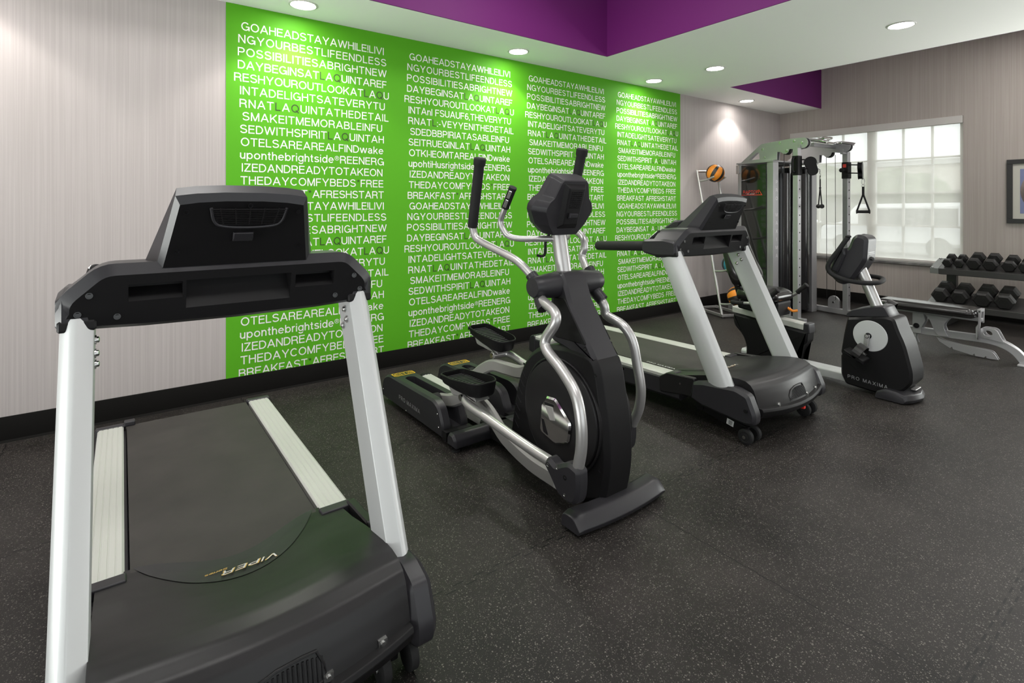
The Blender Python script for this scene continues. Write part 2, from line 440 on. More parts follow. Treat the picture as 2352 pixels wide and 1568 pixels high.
# ------------------------------------------------------------------ lettering
SW = 0.130   # stroke weight in cap heights
def arc_(cx, cy, rx, ry, a0, a1, n=12):
    return [(cx + rx * math.cos(math.radians(a0 + (a1 - a0) * i / n)), cy + ry * math.sin(math.radians(a0 + (a1 - a0) * i / n))) for i in range(n + 1)]
def _strokes():
    h = SW / 2; t = 1 - h; G = {}
    def O(w): return arc_(w / 2, 0.5, w / 2 - h, 0.5 - h + 0.008, 90, 450, 30)
    G['A'] = (0.90, [[(0.05, 0), (0.45, 1)], [(0.85, 0), (0.45, 1)], [(0.20, 0.32), (0.70, 0.32)]])
    def bowl(x, y0, y1, r): ry = (y1 - y0) / 2; return [(h, y1), (x - r, y1)] + arc_(x - r, (y0 + y1) / 2, r, ry, 90, -90, 12) + [(h, y0)]
    G['B'] = (0.76, [[(h, 0), (h, 1)], bowl(0.66, 0.53, t, 0.235), bowl(0.76 - h, h, 0.53, 0.24)])
    G['C'] = (0.86, [arc_(0.45, 0.5, 0.45 - h, 0.508 - h, 42, 318, 24)])
    G['D'] = (0.80, [[(h, 0), (h, 1)], [(h, t), (0.34, t)] + arc_(0.34, 0.5, 0.46 - h, 0.5 - h, 90, -90, 18) + [(h, h)]])
    G['E'] = (0.68, [[(h, 0), (h, 1)], [(h, t), (0.67, t)], [(h, 0.53), (0.63, 0.53)], [(h, h), (0.68, h)]])
    G['F'] = (0.64, [[(h, 0), (h, 1)], [(h, t), (0.64, t)], [(h, 0.50), (0.57, 0.50)]])
    G['G'] = (0.90, [arc_(0.455, 0.5, 0.455 - h, 0.508 - h, 42, 345, 26), [(0.50, 0.46), (0.90, 0.46)], [(0.90 - h * 0.8, 0.49), (0.90 - h * 0.8, 0.0)]])
    G['H'] = (0.77, [[(h, 0), (h, 1)], [(0.77 - h, 0), (0.77 - h, 1)], [(h, 0.53), (0.77 - h, 0.53)]])
    G['I'] = (SW, [[(h, 0), (h, 1)]])
    G['K'] = (0.82, [[(h, 0), (h, 1)], [(h, 0.34), (0.74, 1)], [(0.31, 0.57), (0.77, 0)]])
    G['L'] = (0.61, [[(h, 0), (h, 1)], [(h, h), (0.61, h)]])
    G['M'] = (0.93, [[(h, 0), (h, 1)], [(0.93 - h, 0), (0.93 - h, 1)], [(h + 0.01, 1), (0.465, 0.02)], [(0.92 - h, 1), (0.465, 0.02)]])
    G['N'] = (0.78, [[(h, 0), (h, 1)], [(0.78 - h, 0), (0.78 - h, 1)], [(h, 0.98), (0.78 - h, 0.02)]])
    G['O'] = (0.93, [O(0.93)])
    G['P'] = (0.75, [[(h, 0), (h, 1)], bowl(0.75 - h, 0.45, t, 0.26)])
    G['Q'] = (0.93, [O(0.93), [(0.55, 0.28), (0.90, -0.05)]])
    G['R'] = (0.80, [[(h, 0), (h, 1)], bowl(0.76 - h, 0.48, t, 0.25), [(0.52, 0.47), (0.64, 0.40), (0.69, 0.28), (0.70, 0.10), (0.76, 0.0)]])
    G['S'] = (0.77, [arc_(0.385, 0.735, 0.30, 0.265 - h * 0.75, 18, 200, 14) + [(0.14, 0.60), (0.26, 0.545), (0.50, 0.49), (0.66, 0.42)] + arc_(0.39, 0.285, 0.335 - h * 0.2, 0.285 - h * 0.9, 20, -165, 14)])
    G['T'] = (0.77, [[(0.385, 0), (0.385, 1)], [(0, t), (0.77, t)]])
    G['U'] = (0.77, [[(h, 1), (h, 0.34)] + arc_(0.385, 0.34, 0.385 - h, 0.348 - h, 180, 360, 16) + [(0.77 - h, 1)]])
    G['V'] = (0.87, [[(0.05, 1), (0.435, 0.02)], [(0.82, 1), (0.435, 0.02)]])
    G['W'] = (1.24, [[(0.05, 1), (0.33, 0.02)], [(0.62, 0.98), (0.33, 0.02)], [(0.62, 0.98), (0.91, 0.02)], [(1.19, 1), (0.91, 0.02)]])
    G['X'] = (0.86, [[(0.06, 1), (0.80, 0)], [(0.80, 1), (0.06, 0)]])
    G['Y'] = (0.87, [[(0.06, 1), (0.435, 0.40), (0.435, 0)], [(0.81, 1), (0.435, 0.42)]])
    G['Z'] = (0.74, [[(0.03, t), (0.72, t)], [(0.66, t), (0.08, h)], [(0.02, h), (0.74, h)]])
    x = 0.735; xt = x - h
    o = lambda w, cx=None: arc_((cx or w / 2), x / 2, w / 2 - h, x / 2 - h + 0.005, 90, 450, 24)
    G['o'] = (0.70, [o(0.70)])
    G['n'] = (0.58, [[(h, 0), (h, x)], [(h, 0.44)] + arc_(0.58 / 2 + 0.01, 0.44, 0.28 - h, xt - 0.44, 180, 0, 12) + [(0.57 - h, 0)]])
    G['h'] = (0.58, [[(h, 0), (h, 1)], [(h, 0.44)] + arc_(0.58 / 2 + 0.01, 0.44, 0.28 - h, xt - 0.44, 180, 0, 12) + [(0.57 - h, 0)]])
    G['u'] = (0.58, [[(h, x), (h, 0.28)] + arc_(0.28, 0.28, 0.28 - h, 0.28 - h, 180, 360, 12), [(0.58 - h, x), (0.58 - h, 0)]])
    G['e'] = (0.68, [[(h, x / 2 + 0.02), (0.68 - h, x / 2 + 0.02)] + arc_(0.34, x / 2, 0.34 - h, x / 2 - h, 4, 322, 22)])
    G['i'] = (SW, [[(h, 0), (h, x)], [(h, 0.88), (h, 1)]])
    G['t'] = (0.36, [[(0.17, 0.94), (0.17, 0.14), (0.22, h), (0.35, h)], [(0, xt), (0.34, xt)]])
    G['r'] = (0.36, [[(h, 0), (h, x)], [(h, 0.42), (0.12, 0.58), (0.21, xt), (0.36, xt)]])
    G['b'] = (0.68, [[(h, 0), (h, 1)], o(0.66, 0.35)]); G['p'] = (0.68, [[(h, -0.28), (h, x)], o(0.66, 0.35)])
    G['d'] = (0.68, [[(0.68 - h, 0), (0.68 - h, 1)], o(0.66, 0.33)])
    G['g'] = (0.66, [[(0.66 - h, x), (0.66 - h, -0.06)] + arc_(0.33, -0.05, 0.33 - h, 0.20, 0, -160, 10), o(0.66, 0.33)])
    G['s'] = (0.60, [arc_(0.30, 0.545, 0.23, 0.19 - h * 0.75, 20, 200, 10) + [(0.20, 0.40), (0.42, 0.345), (0.51, 0.29)] + arc_(0.30, 0.205, 0.25, 0.205 - h, 15, -165, 10)])
    G['a'] = (0.66, [arc_(0.29, 0.50, 0.24, xt - 0.50, 160, 0, 10) + [(0.53, 0.12), (0.64, h)], arc_(0.30, 0.23, 0.30 - h, 0.23 - h, 60, 330, 16) + [(0.53, 0.20)], [(0.38, 0.40), (0.53, 0.44)]])
    G['k'] = (0.62, [[(h, 0), (h, 1)], [(h, 0.24), (0.55, x)], [(0.26, 0.44), (0.58, 0)]])
    G['w'] = (1.00, [[(0.05, x), (0.27, 0.02)], [(0.50, x), (0.27, 0.02)], [(0.50, x), (0.73, 0.02)], [(0.95, x), (0.73, 0.02)]])
    G['!'] = (SW, [[(h, 0.28), (h, 1)], [(h, 0), (h, 0.14)]])
    G['*'] = (0.40, [[(0.20 + 0.19 * math.cos(math.radians(a)), 0.82 + 0.19 * math.sin(math.radians(a))), (0.20, 0.82)] for a in (90, 162, 234, 306, 18)])
    G['®'] = (0.95, [arc_(0.47, 0.5, 0.44, 0.44, 0, 360, 24), [(0.34, 0.24), (0.34, 0.76), (0.55, 0.76), (0.62, 0.68), (0.62, 0.58), (0.55, 0.50), (0.34, 0.50)], [(0.50, 0.50), (0.64, 0.24)]])
    G['6'] = (0.66, [arc_(0.33, 0.31, 0.33 - h, 0.31 - h, 0, 360, 20), [(h, 0.31), (0.09, 0.60), (0.20, 0.86), (0.38, t), (0.55, 0.86)]])
    G[','] = (SW, [[(h, 0.12), (h, 0), (0.02, -0.12)]]); G[':'] = (SW, [[(h, 0), (h, 0.13)], [(h, 0.55), (h, 0.68)]]); G['-'] = (0.30, [[(0, 0.36), (0.30, 0.36)]])
    return G
_ST = _strokes(); _gl = {}
def glyph(ch):
    """flat outline of one letter: every pen stroke a ribbon"""
    if ch in _gl: return _gl[ch]
    w, st = _ST[ch]; vs = []; fs = []
    thin = 0.6 if ch in '®*' else 1.0
    for si, path in enumerate(st):
        n = len(path); k0 = len(vs); zi = si * 0.004
        for i in range(n):
            b = Vector(path[i]); a = Vector(path[i - 1]) if i else None; c = Vector(path[i + 1]) if i < n - 1 else None
            if n > 3 and (Vector(path[0]) - Vector(path[-1])).length < 1e-4:
                a = Vector(path[i - 1]) if i else Vector(path[-2]); c = Vector(path[i + 1]) if i < n - 1 else Vector(path[1])
            d1 = (b - a).normalized() if a is not None else None; d2 = (c - b).normalized() if c is not None else None
            d1 = d1 or d2; d2 = d2 or d1
            n1 = Vector((-d1.y, d1.x)); n2 = Vector((-d2.y, d2.x)); m = (n1 + n2)
            m = n1 if m.length < 1e-4 else m.normalized()
            k = SW * thin / 2 / max(m.dot(n1), 0.6)
            vs.append(Vector((b.x + m.x * k, b.y + m.y * k, zi))); vs.append(Vector((b.x - m.x * k, b.y - m.y * k, zi)))
        for i in range(n - 1):
            q = k0 + 2 * i; fs.append((q, q + 1, q + 3, q + 2))
    _gl[ch] = (vs, fs, w); return _gl[ch]
def cap_h(): return 1.0

def text_into(mb, txt, h, org, ux, uy, width=None, gap=0.14, dark=(), xs=1.0, slant=0.0):
    """set a line of letters, cap height h, from org along ux; optional total width by letter spacing"""
    k = h / cap_h(); ux = Vector(ux); uy = Vector(uy); un = ux.cross(uy).normalized(); org = Vector(org)
    tw = []
    for c in txt: tw.append((0.30 / k * h if c == ' ' else glyph(c)[2] * xs * (0.62 if c == '®' else 1.0)) * k)
    g = gap * h
    if width is not None and len(txt) > 1:
        g = (width - sum(tw)) / (len(txt) - 1)
        if g < 0.07 * h:
            sc = (width - 0.10 * h * (len(txt) - 1)) / sum(tw); g = 0.10 * h; tw = [t * sc for t in tw]; xs = xs * sc
    x = 0.0
    for i, c in enumerate(txt):
        if c != ' ':
            vs, fs, w = glyph(c)
            sup = 0.0; kk = k
            if c == '®': kk = k * 0.62; sup = h * 0.35
            mb.mi = 1 if i in dark else 0
            vv = [mb.bm.verts.new(org + ux * (x + v.x * kk * xs + slant * v.y * kk) + uy * (v.y * kk + sup) + un * (v.z * kk)) for v in vs]
            for f in fs: mb._f([vv[a] for a in f])
        x += tw[i] + g
    return x - g

# ------------------------------------------------------------------ the room
WX, WY = 8.14, 4.11            # window wall, mural wall
X0, Y0 = -2.6, -2.4            # walls behind the camera
CZ, TZ = 2.74, 3.30            # soffit and raised tray heights
T1 = (-1.3, 3.69, -1.0, 3.50)  # raised tray above the open floor
T2 = (5.80, WX, -1.3, 3.53)    # raised tray by the window wall

mb = MB(); mb.box(X0, WX, Y0, WY, -0.08, 0.0); structure(mb.build('floor', M['floor']))
mb = MB(); mb.box(X0, WX + 0.16, WY, WY + 0.12, -0.08, TZ + 0.1); structure(mb.build('wall_back', M['wall']))
WIN = (1.915, 3.965, 0.60, 2.425)
mb = MB()
W3 = (-1.6, 0.55, 0.30, 2.425)  # unseen window opening, added to let fill light in
mb.box(WX, WX + 0.16, Y0, W3[0], -0.08, TZ + 0.1); mb.box(WX, WX + 0.16, W3[1], WIN[0], -0.08, TZ + 0.1)
mb.box(WX, WX + 0.16, W3[0], W3[1], -0.08, W3[2]); mb.box(WX, WX + 0.16, W3[0], W3[1], W3[3], TZ + 0.1)
mb.box(WX, WX + 0.16, WIN[1], WY, -0.08, TZ + 0.1)
mb.box(WX, WX + 0.16, WIN[0], WIN[1], -0.08, WIN[2])
mb.box(WX, WX + 0.16, WIN[0], WIN[1], WIN[3], TZ + 0.1)
structure(mb.build('wall_right', M['wall_y'], angle=20))
D1 = (-1.6, 2.9, 0.04, 2.15)    # unseen glazed doors, added in the left wall for fill light
mb = MB(); mb.box(X0 - 0.12, X0, Y0 - 0.12, D1[0], -0.08, TZ + 0.1); mb.box(X0 - 0.12, X0, D1[1], WY + 0.12, -0.08, TZ + 0.1)
mb.box(X0 - 0.12, X0, D1[0], D1[1], D1[3], TZ + 0.1); mb.box(X0 - 0.12, X0, D1[0], D1[1], -0.08, D1[2])
structure(mb.build('wall_left', M['wall_y']))
def glazing(name, ax, c0, c1, a0, a1, z0, z1, n):
    o = bpy.data.objects.new(name, None); COL.objects.link(o); structure(o)
    bx = (lambda m, a, b, za, zb, e=0.0: m.box(c0 - e, c1 + e, a, b, za, zb)) if ax == 'x' else (lambda m, a, b, za, zb, e=0.0: m.box(a, b, c0 - e, c1 + e, za, zb))
    m = MB()
    for k in range(n + 1):
        a = a0 + 0.03 + k * (a1 - a0 - 0.06) / n; bx(m, a - 0.03, a + 0.03, z0, z1)
    bx(m, a0, a1, z0, z0 + 0.07, -0.002); bx(m, a0, a1, z1 - 0.07, z1, -0.002)
    m.build('frame', M['frame'], o)
    m = MB(); e = (c1 - c0) / 2 - 0.003; bx(m, a0, a1, z0, z1, -e); m.build('pane', M['glass'], o)
    return o
glazing('fill_door_1', 'x', X0 - 0.09, X0 - 0.03, *D1, 4)
glazing('fill_window_3', 'x', WX + 0.08, WX + 0.14, *W3, 2)
GW = (-0.8, 4.0, 0.1, 2.4)      # unseen glazed opening behind the camera, added for fill light
mb = MB()
mb.box(X0, GW[0], Y0 - 0.12, Y0, -0.08, TZ + 0.1); mb.box(GW[1], WX + 0.16, Y0 - 0.12, Y0, -0.08, TZ + 0.1)
mb.box(GW[0], GW[1], Y0 - 0.12, Y0, -0.08, GW[2]); mb.box(GW[0], GW[1], Y0 - 0.12, Y0, GW[3], TZ + 0.1)
structure(mb.build('wall_front', M['wall']))
glazing('fill_window_2', 'y', Y0 - 0.09, Y0 - 0.03, *GW, 4)
# lowered ceiling around two raised trays
mb = MB()
for x0, x1, y0, y1 in ((X0, WX, T1[3] + 0.03, WY), (X0, WX, Y0, -1.3), (X0, T1[0], -1.3, T1[3] + 0.03), (T1[0], T1[1], -1.3, T1[2]),
                       (T1[1], T2[0], -1.3, T1[3] + 0.03), (T1[0], T1[1], T1[3], T1[3] + 0.03)):
    mb.box(x0, x1, y0, y1, CZ, CZ + 0.10)
for t in (T1, T2): mb.box(t[0] - 0.2, t[1] + 0.2, t[2] - 0.2, t[3] + 0.2, TZ, TZ + 0.1)
structure(mb.build('ceiling', M['ceil']))
def fascia(name, t, sides):
    mb = MB(); d = 0.012; z0, z1 = CZ + 0.0015, TZ
    if 'n' in sides: mb.box(t[0], t[1], t[3] - d, t[3], z0, z1)
    if 's' in sides: mb.box(t[0], t[1], t[2], t[2] + d, z0, z1)
    if 'e' in sides: mb.box(t[1] - d, t[1], t[2], t[3], z0, z1)
    if 'w' in sides: mb.box(t[0], t[0] + d, t[2], t[3], z0, z1)
    structure(mb.build(name, M['purple']))
fascia('trim_1', T1, 'nsew'); fascia('trim_2', (T2[0], T2[1], T2[2], T2[3]), 'nsw')
# baseboards
def skirting(name, pts, nrm):
    mb = MB()
    (xa, ya), (xb, yb) = pts; nx, ny = nrm
    prof = [(0, 0.0), (0.018, 0.0), (0.009, 0.012), (0.008, 0.135), (0.004, 0.143), (0, 0.143)]
    mb.loft([[(xa + nx * a, ya + ny * a, z) for a, z in prof], [(xb + nx * a, yb + ny * a, z) for a, z in prof]])
    structure(mb.build(name, M['base']))
skirting('baseboard_back', ((X0, WY), (WX, WY)), (0, -1))
skirting('baseboard_right', ((WX, Y0), (WX, WY)), (-1, 0))
skirting('baseboard_left', ((X0, D1[1]), (X0, WY)), (1, 0))
skirting('baseboard_front', ((GW[1], Y0), (WX, Y0)), (0, 1))

# window: frame, muntins, panes, sill
win = bpy.data.objects.new('window_1', None); COL.objects.link(win); win.location = (WX, 2.94, 0.6); structure(win)
wl_ = Matrix.Translation((-WX, -2.94, -0.6))
y0, y1, z0, z1 = WIN
mb = MB(wl_)
fx0, fx1 = WX + 0.085, WX + 0.145
mb.box(fx0, fx1, y0, y0 + 0.05, z0, z1); mb.box(fx0, fx1, y1 - 0.05, y1, z0, z1)
mb.box(fx0, fx1, y0 + 0.05, y1 - 0.05, z0, z0 + 0.05); mb.box(fx0, fx1, y0 + 0.05, y1 - 0.05, z1 - 0.05, z1)
mb.box(fx0, fx1, 2.865, 2.965, z0 + 0.05, z1 - 0.05)
mb.build('window_frame', M['trim'], win, bevel=0.003)
mb = MB(wl_)
mx0, mx1 = WX + 0.10, WX + 0.13
for yy in (2.245, 2.555, 3.275, 3.60): mb.box(mx0, mx1, yy - 0.012, yy + 0.012, z0 + 0.05, z1 - 0.05)
for zz in (1.075, 1.505, 1.945):
    for a, b in ((y0 + 0.05, 2.865), (2.965, y1 - 0.05)): mb.box(mx0 + 0.002, mx1 - 0.002, a, b, zz - 0.012, zz + 0.012)
mb.build('window_muntin', M['trim'], win)
for a, b in ((y0 + 0.05, 2.865), (2.965, y1 - 0.05)):
    mb = MB(wl_); mb.box(WX + 0.113, WX + 0.117, a, b, z0 + 0.05, z1 - 0.05); mb.build('window_pane', M['glass'], win)
mb = MB(wl_); mb.box(WX - 0.035, WX + 0.085, y0 - 0.03, y1 + 0.01, z0 - 0.02, z0 + 0.012); mb.build('window_sill', M['granite'], win, bevel=0.004)

# roller shade
rs = thing('roller_shade', 'cream see-through roller shade drawn down over the window', 'window shade', (WX, 2.94, 2.35))
xf = Matrix.Translation((-WX, -2.94, -2.35))
mb = MB(xf); mb.box(WX - 0.012, WX + 0.06, y0 + 0.004, y1 - 0.004, 2.335, 2.424); mb.build('valance', M['valance'], rs, bevel=0.004)
mb = MB(xf); mb.box(WX + 0.030, WX + 0.0308, y0 + 0.008, y1 - 0.008, 0.645, 2.335); mb.build('shade_fabric', M['shade'], rs)
mb = MB(xf); mb.box(WX + 0.023, WX + 0.038, y0 + 0.008, y1 - 0.008, 0.618, 0.648); mb.build('hem_bar', M['valance'], rs, bevel=0.004)

# framed picture at the photo's right edge
pf = thing('framed_picture', 'framed print with pale mat in wide black frame on window wall', 'picture', (WX, 1.22, 1.5))
xf = Matrix.Translation((-WX, -1.22, -1.5))
yy0, yy1, zz0, zz1 = 0.92, 1.522, 1.139, 1.858
mb = MB(xf)
for a in ((yy0, yy1, zz0, zz0 + 0.05), (yy0, yy1, zz1 - 0.05, zz1), (yy0, yy0 + 0.05, zz0 + 0.05, zz1 - 0.05), (yy1 - 0.05, yy1, zz0 + 0.05, zz1 - 0.05)):
    mb.box(WX - 0.03, WX - 0.001, *a)
mb.build('frame', M['framewood'], pf, bevel=0.002)
mb = MB(xf); mb.box(WX - 0.012, WX - 0.002, yy0 + 0.05, yy1 - 0.05, zz0 + 0.05, zz1 - 0.05); mb.build('mat_board', M['mat'], pf)
mb = MB(xf); mb.box(WX - 0.0135, WX - 0.0122, yy0 + 0.11, yy1 - 0.11, zz0 + 0.11, zz1 - 0.11)
mb.mi = 1; mb.prism(ellipse(1.22, 1.5, 0.19, 0.235), 'x', WX - 0.0145, WX - 0.0135)
mb.build('print', [M['artblue'], M['art']], pf)

# recessed downlights
def downlight(x, y, label, z=CZ):
    o = thing('recessed_downlight', label, 'ceiling light', (x, y, z), group='round recessed ceiling lights')
    mb = MB(); mb.lathe((0, 0, 0), (0, 0, -1), [(0.0, 0.098), (0.003, 0.098), (0.007, 0.092), (0.007, 0.084), (0.003, 0.080), (0.0, 0.080)], 40)
    mb.build('trim_ring', M['trim'], o)
    mb = MB(); mb.lathe((0, 0, -0.0005), (0, 0, -1), [(0.0, 0.079), (0.0022, 0.079), (0.0030, 0.070)], 40)
    mb.build('lens', M['lens'], o)
    ld = bpy.data.lights.new('downlight_beam', 'SPOT'); ld.energy = DL_POWER; ld.color = (1.0, 0.955, 0.90)
    ld.spot_size = math.radians(112); ld.spot_blend = 0.30; ld.shadow_soft_size = 0.07
    lo = bpy.data.objects.new('downlight_beam', ld); COL.objects.link(lo); lo.parent = o; lo.location = (0, 0, -0.02)
    return o
for x, y, lab in ((1.02, 3.85, 'round downlight nearest the camera, above the left end of green mural'),
                  (2.905, 3.85, 'round downlight above the middle of the green mural, beside the purple corner'),
                  (4.81, 3.85, 'round downlight above the right end of the green mural'),
                  (6.73, 3.85, 'farthest small downlight, above the plain wall by the ball rack'),
                  (4.88, 3.13, 'round downlight in the soffit band right of the purple corner'),
                  (4.88, 1.525, 'large round downlight at upper right of the soffit band'),
                  (4.88, -0.15, 'round downlight in the soffit band beyond the right edge of view'),
                  (-0.88, 3.85, 'round downlight above the plain wall left of the mural'),
                  (1.02, -1.7, 'round downlight behind the camera, left one'),
                  (3.2, -1.7, 'round downlight behind the camera, right one')):
    downlight(x, y, lab)
def tray_fill(x, y, label):  # unseen panels put in the trays for ambient fill
    o = thing('tray_fill_panel', label, 'ceiling light', (x, y, TZ), group='added fill panels in the raised trays')
    mb = MB(); mb.box(-0.31, 0.31, -0.31, 0.31, -0.02, -0.001); mb.build('light_frame', M['trim'], o, bevel=0.003)
    mb = MB(); mb.box(-0.29, 0.29, -0.29, 0.29, -0.023, -0.0205); mb.build('lens', M['fill_lens'], o)
    ld = bpy.data.lights.new('tray_fill_light', 'AREA'); ld.energy = PANEL_FILL; ld.size = 0.56; ld.color = (1.0, 0.975, 0.95)
    lo = bpy.data.objects.new('tray_fill_light', ld); COL.objects.link(lo); lo.parent = o; lo.location = (0, 0, -0.03)
for x, y, lab in ((0.1, 0.4, 'added fill panel in large tray, nearest the camera'), (0.1, 2.4, 'added fill panel in large tray, near the mural at left'),
                  (2.3, 0.4, 'added fill panel in large tray, right of the camera'), (2.3, 2.4, 'added fill panel in large tray, near the purple corner'),
                  (7.0, 0.9, 'added fill panel in tray by the window wall')):
    tray_fill(x, y, lab)
sn = bpy.data.lights.new('hazy_sun', 'SUN'); sn.energy = SUN_POWER; sn.angle = math.radians(70); sn.color = (1.0, 0.98, 0.94)
so = bpy.data.objects.new('hazy_sun', sn); COL.objects.link(so); so.location = (20, 3, 12); so.rotation_euler = (0, math.radians(58), 0)
dl = bpy.data.lights.new('front_fill_light', 'AREA'); dl.shape = 'RECTANGLE'; dl.size = 4.8; dl.size_y = 2.3; dl.energy = FRONT_FILL; dl.color = (1.0, 0.985, 0.96)  # fill lamp added outside the front opening
do = bpy.data.objects.new('front_fill_light', dl); COL.objects.link(do); do.location = (1.6, Y0 - 0.35, 1.25); do.rotation_euler = (PI / 2, 0, PI)

def fill_area(loc, rot, sx, sy, w, col=(1.0, 0.985, 0.96), spread=180):  # area lamps added outside the side openings to fill room and ceiling
    l = bpy.data.lights.new('fill_light', 'AREA'); l.shape = 'RECTANGLE'; l.size = sx; l.size_y = sy; l.energy = w; l.color = col; l.spread = math.radians(spread)
    o = bpy.data.objects.new('fill_light', l); COL.objects.link(o); o.location = loc; o.rotation_euler = rot
fill_area((X0 - 0.35, 0.65, 0.85), (0, -PI / 2, 0), 1.6, 4.4, SIDE_FILL)
fill_area((X0 - 0.70, 1.90, 0.05), (0, -math.radians(128), 0), 1.0, 1.9, SIDE_UPFILL, spread=120)
fill_area((WX + 0.75, -0.52, 0.05), (0, math.radians(128), 0), 1.0, 2.1, RIGHT_UPFILL, spread=120)
fill_area((WX + 0.40, -0.52, 1.15), (0, PI / 2, 0), 1.7, 2.1, RIGHT_FILL)

# green mural with its lettering
mural = MB(); MX0, MX1 = 0.576, 5.645
mural.box(MX0, MX1, WY - 0.003, WY - 0.0004, 0.142, CZ - 0.002)
mo = mural.build('wall_mural', M['green'])
props(mo, 'bright green mural printed with rows of white capital letters on wall', 'mural')
ROWS = [('GOAHEADSTAYAWHILE!LIVI', .671, 1.721, ''), ('NGYOURBESTLIFEENDLESS', .652, 1.742, ''), ('POSSIBILITIESABRIGHTNEW', .649, 1.745, ''),
        ('DAYBEGINSATLAQUINTAREF', .649, 1.745, 'LQ'), ('RESHYOUROUTLOOKATLAQU', .626, 1.765, 'LQ'), ('INTADELIGHTSATEVERYTU', .663, 1.730, ''),
        ('RNATLAQUINTATHEDETAIL', .660, 1.762, 'LQ'), ('SMAKEITMEMORABLEINFU', .678, 1.707, ''), ('SEDWITHSPIRITLAQUINTAH', .663, 1.722, 'LQ'),
        ('OTELSAREAREALFINDwake', .668, 1.717, ''), ('uponthebrightside®REENERG', .663, 1.721, ''), ('IZEDANDREADYTOTAKEON', .674, 1.710, ''),
        ('THEDAYCOMFYBEDS*FREE', .666, 1.717, '*'), ('BREAKFAST*AFRESHSTART', .655, 1.721, '*')]
ODD = {5: ("INTAnI FSUAUF6,THEVERYTU", ''), 6: ("RNATL:-VEYYENITHEDETAIL", 'L'), 7: ("SDEDBBPIRIATASABLEINFU", ''), 8: ("SEITRUEGINLATLAQUINTAH", 'LQ'),
       9: ("OTKI-IEOMTAREALFINDwake", ''), 10: ("upohtiHusrightside®REENERG", '')}
for p in range(4):
    mb = MB()
    for r in range(28):
        txt, xa, xb, dk = ROWS[r % 14]
        if p == 1 and r in ODD: txt, dk = ODD[r]
        dark = set()
        if dk == '*': dark = {i for i, c in enumerate(txt) if c == '*'}
        elif dk:
            i = txt.find('LAQ')
            while i >= 0: dark |= {i, i + 2}; i = txt.find('LAQ', i + 1)
            if dk == 'L': dark = {txt.find('L')}
        off = p * 1.278
        z = 2.564 - r * 0.0900
        text_into(mb, txt, 0.0585, (xa + off, WY - 0.0036, z), (1, 0, 0), (0, 0, 1), width=xb - xa, dark=dark)
    # the baseboard hides the foot of the last row
    bmesh.ops.bisect_plane(mb.bm, geom=mb.bm.verts[:] + mb.bm.edges[:] + mb.bm.faces[:], plane_co=(0, 0, 0.1445), plane_no=(0, 0, -1), clear_outer=True)
    mb.build('lettering', [M['letter'], M['letter_dark']], mo)

# outside: lot, lawn, trees, a parked van, seen through the shade
mb = MB(); mb.box(WX + 0.3, 60, -22, 40, -0.5, -0.35); structure(mb.build('ground', M['asphalt']))
mb = MB(); mb.box(13.0, 17.0, -12, 22, -0.349, -0.30); props(mb.build('lawn_strip', M['grass']), 'strip of lawn outside beyond the window', 'lawn')
def tree(x, y, h, r, label, seed):
    o = thing('outdoor_tree', label, 'tree', (x, y, -0.35), group='trees outside the window')
    mb = MB(); mb.cyl((0, 0, 0), (0, 0, h * 0.55), 0.22, 0.14, 10); mb.build('trunk', M['bark'], o)
    mb = MB()
    def fn(u, v):
        a = 2 * PI * u; t = -PI / 2 + PI * v
        d = Vector((math.cos(t) * math.cos(a), math.cos(t) * math.sin(a), math.sin(t)))
        k = 1 + 0.35 * noise.noise(d * 2.3 + Vector((seed, 0, 0))) + 0.2 * noise.noise(d * 6 + Vector((0, seed, 0)))
        return Vector((d.x * r * k, d.y * r * k, h * 0.62 + d.z * h * 0.40 * k))
    mb.grid(fn, 28, 18)
    bmesh.ops.remove_doubles(mb.bm, verts=mb.bm.verts, dist=0.002)
    mb.build('crown', M['leaf'], o)
tree(30, 9.6, 3.3, 1.9, 'rounded tree seen through the middle of the right sash', 1.0)
tree(39, 6.4, 3.4, 2.4, 'lower tree seen through the right edge of the window', 4.0)
tree(34, 14.5, 3.8, 3.0, 'tree seen through the left sash behind the cable machine', 8.0)
tree(40, 22.5, 4.4, 3.4, 'tree outside at the far left of the window', 12.0)
v = thing('parked_van', 'white van parked outside beyond the lawn', 'van', (22.0, 7.0, -0.35))
mb = MB(); mb.prism_b(rounded([(-2.2, 0.35), (2.2, 0.35), (2.2, 0.95), (1.5, 1.1), (1.0, 1.75), (-2.2, 1.8)], 0.15), 'x', -0.85, 0.85, 0.12); mb.build('body', M['carwhite'], v)
for yy in (-1.4, 1.4):
    for xx in (-0.80, 0.80):
        mb = MB(); mb.cyl((xx - 0.1, yy, 0.33), (xx + 0.1, yy, 0.33), 0.33, n=20); mb.build('wheel', M['ballblack'], v)
mb = MB(); mb.box(-0.87, -0.85, -1.9, 0.9, 1.05, 1.6); mb.build('side_window', M['gloss'], v)
b = thing('far_building', 'low tan building across the lot, seen through the shade', 'building', (56, 13, -0.35))
mb = MB(); mb.box(-4, 4, -9, 9, 0, 5.0); mb.build('wall', M['plaster'], b)
mb = MB(); mb.box(-4.3, 4.3, -9.3, 9.3, 5.0, 5.4); mb.build('roof', M['trim'], b)
for k in range(5):
    mb = MB(); mb.box(-4.05, -4.0, -8 + k * 3.3, -6.2 + k * 3.3, 1.2, 2.9); mb.build('window', M['gloss'], b)
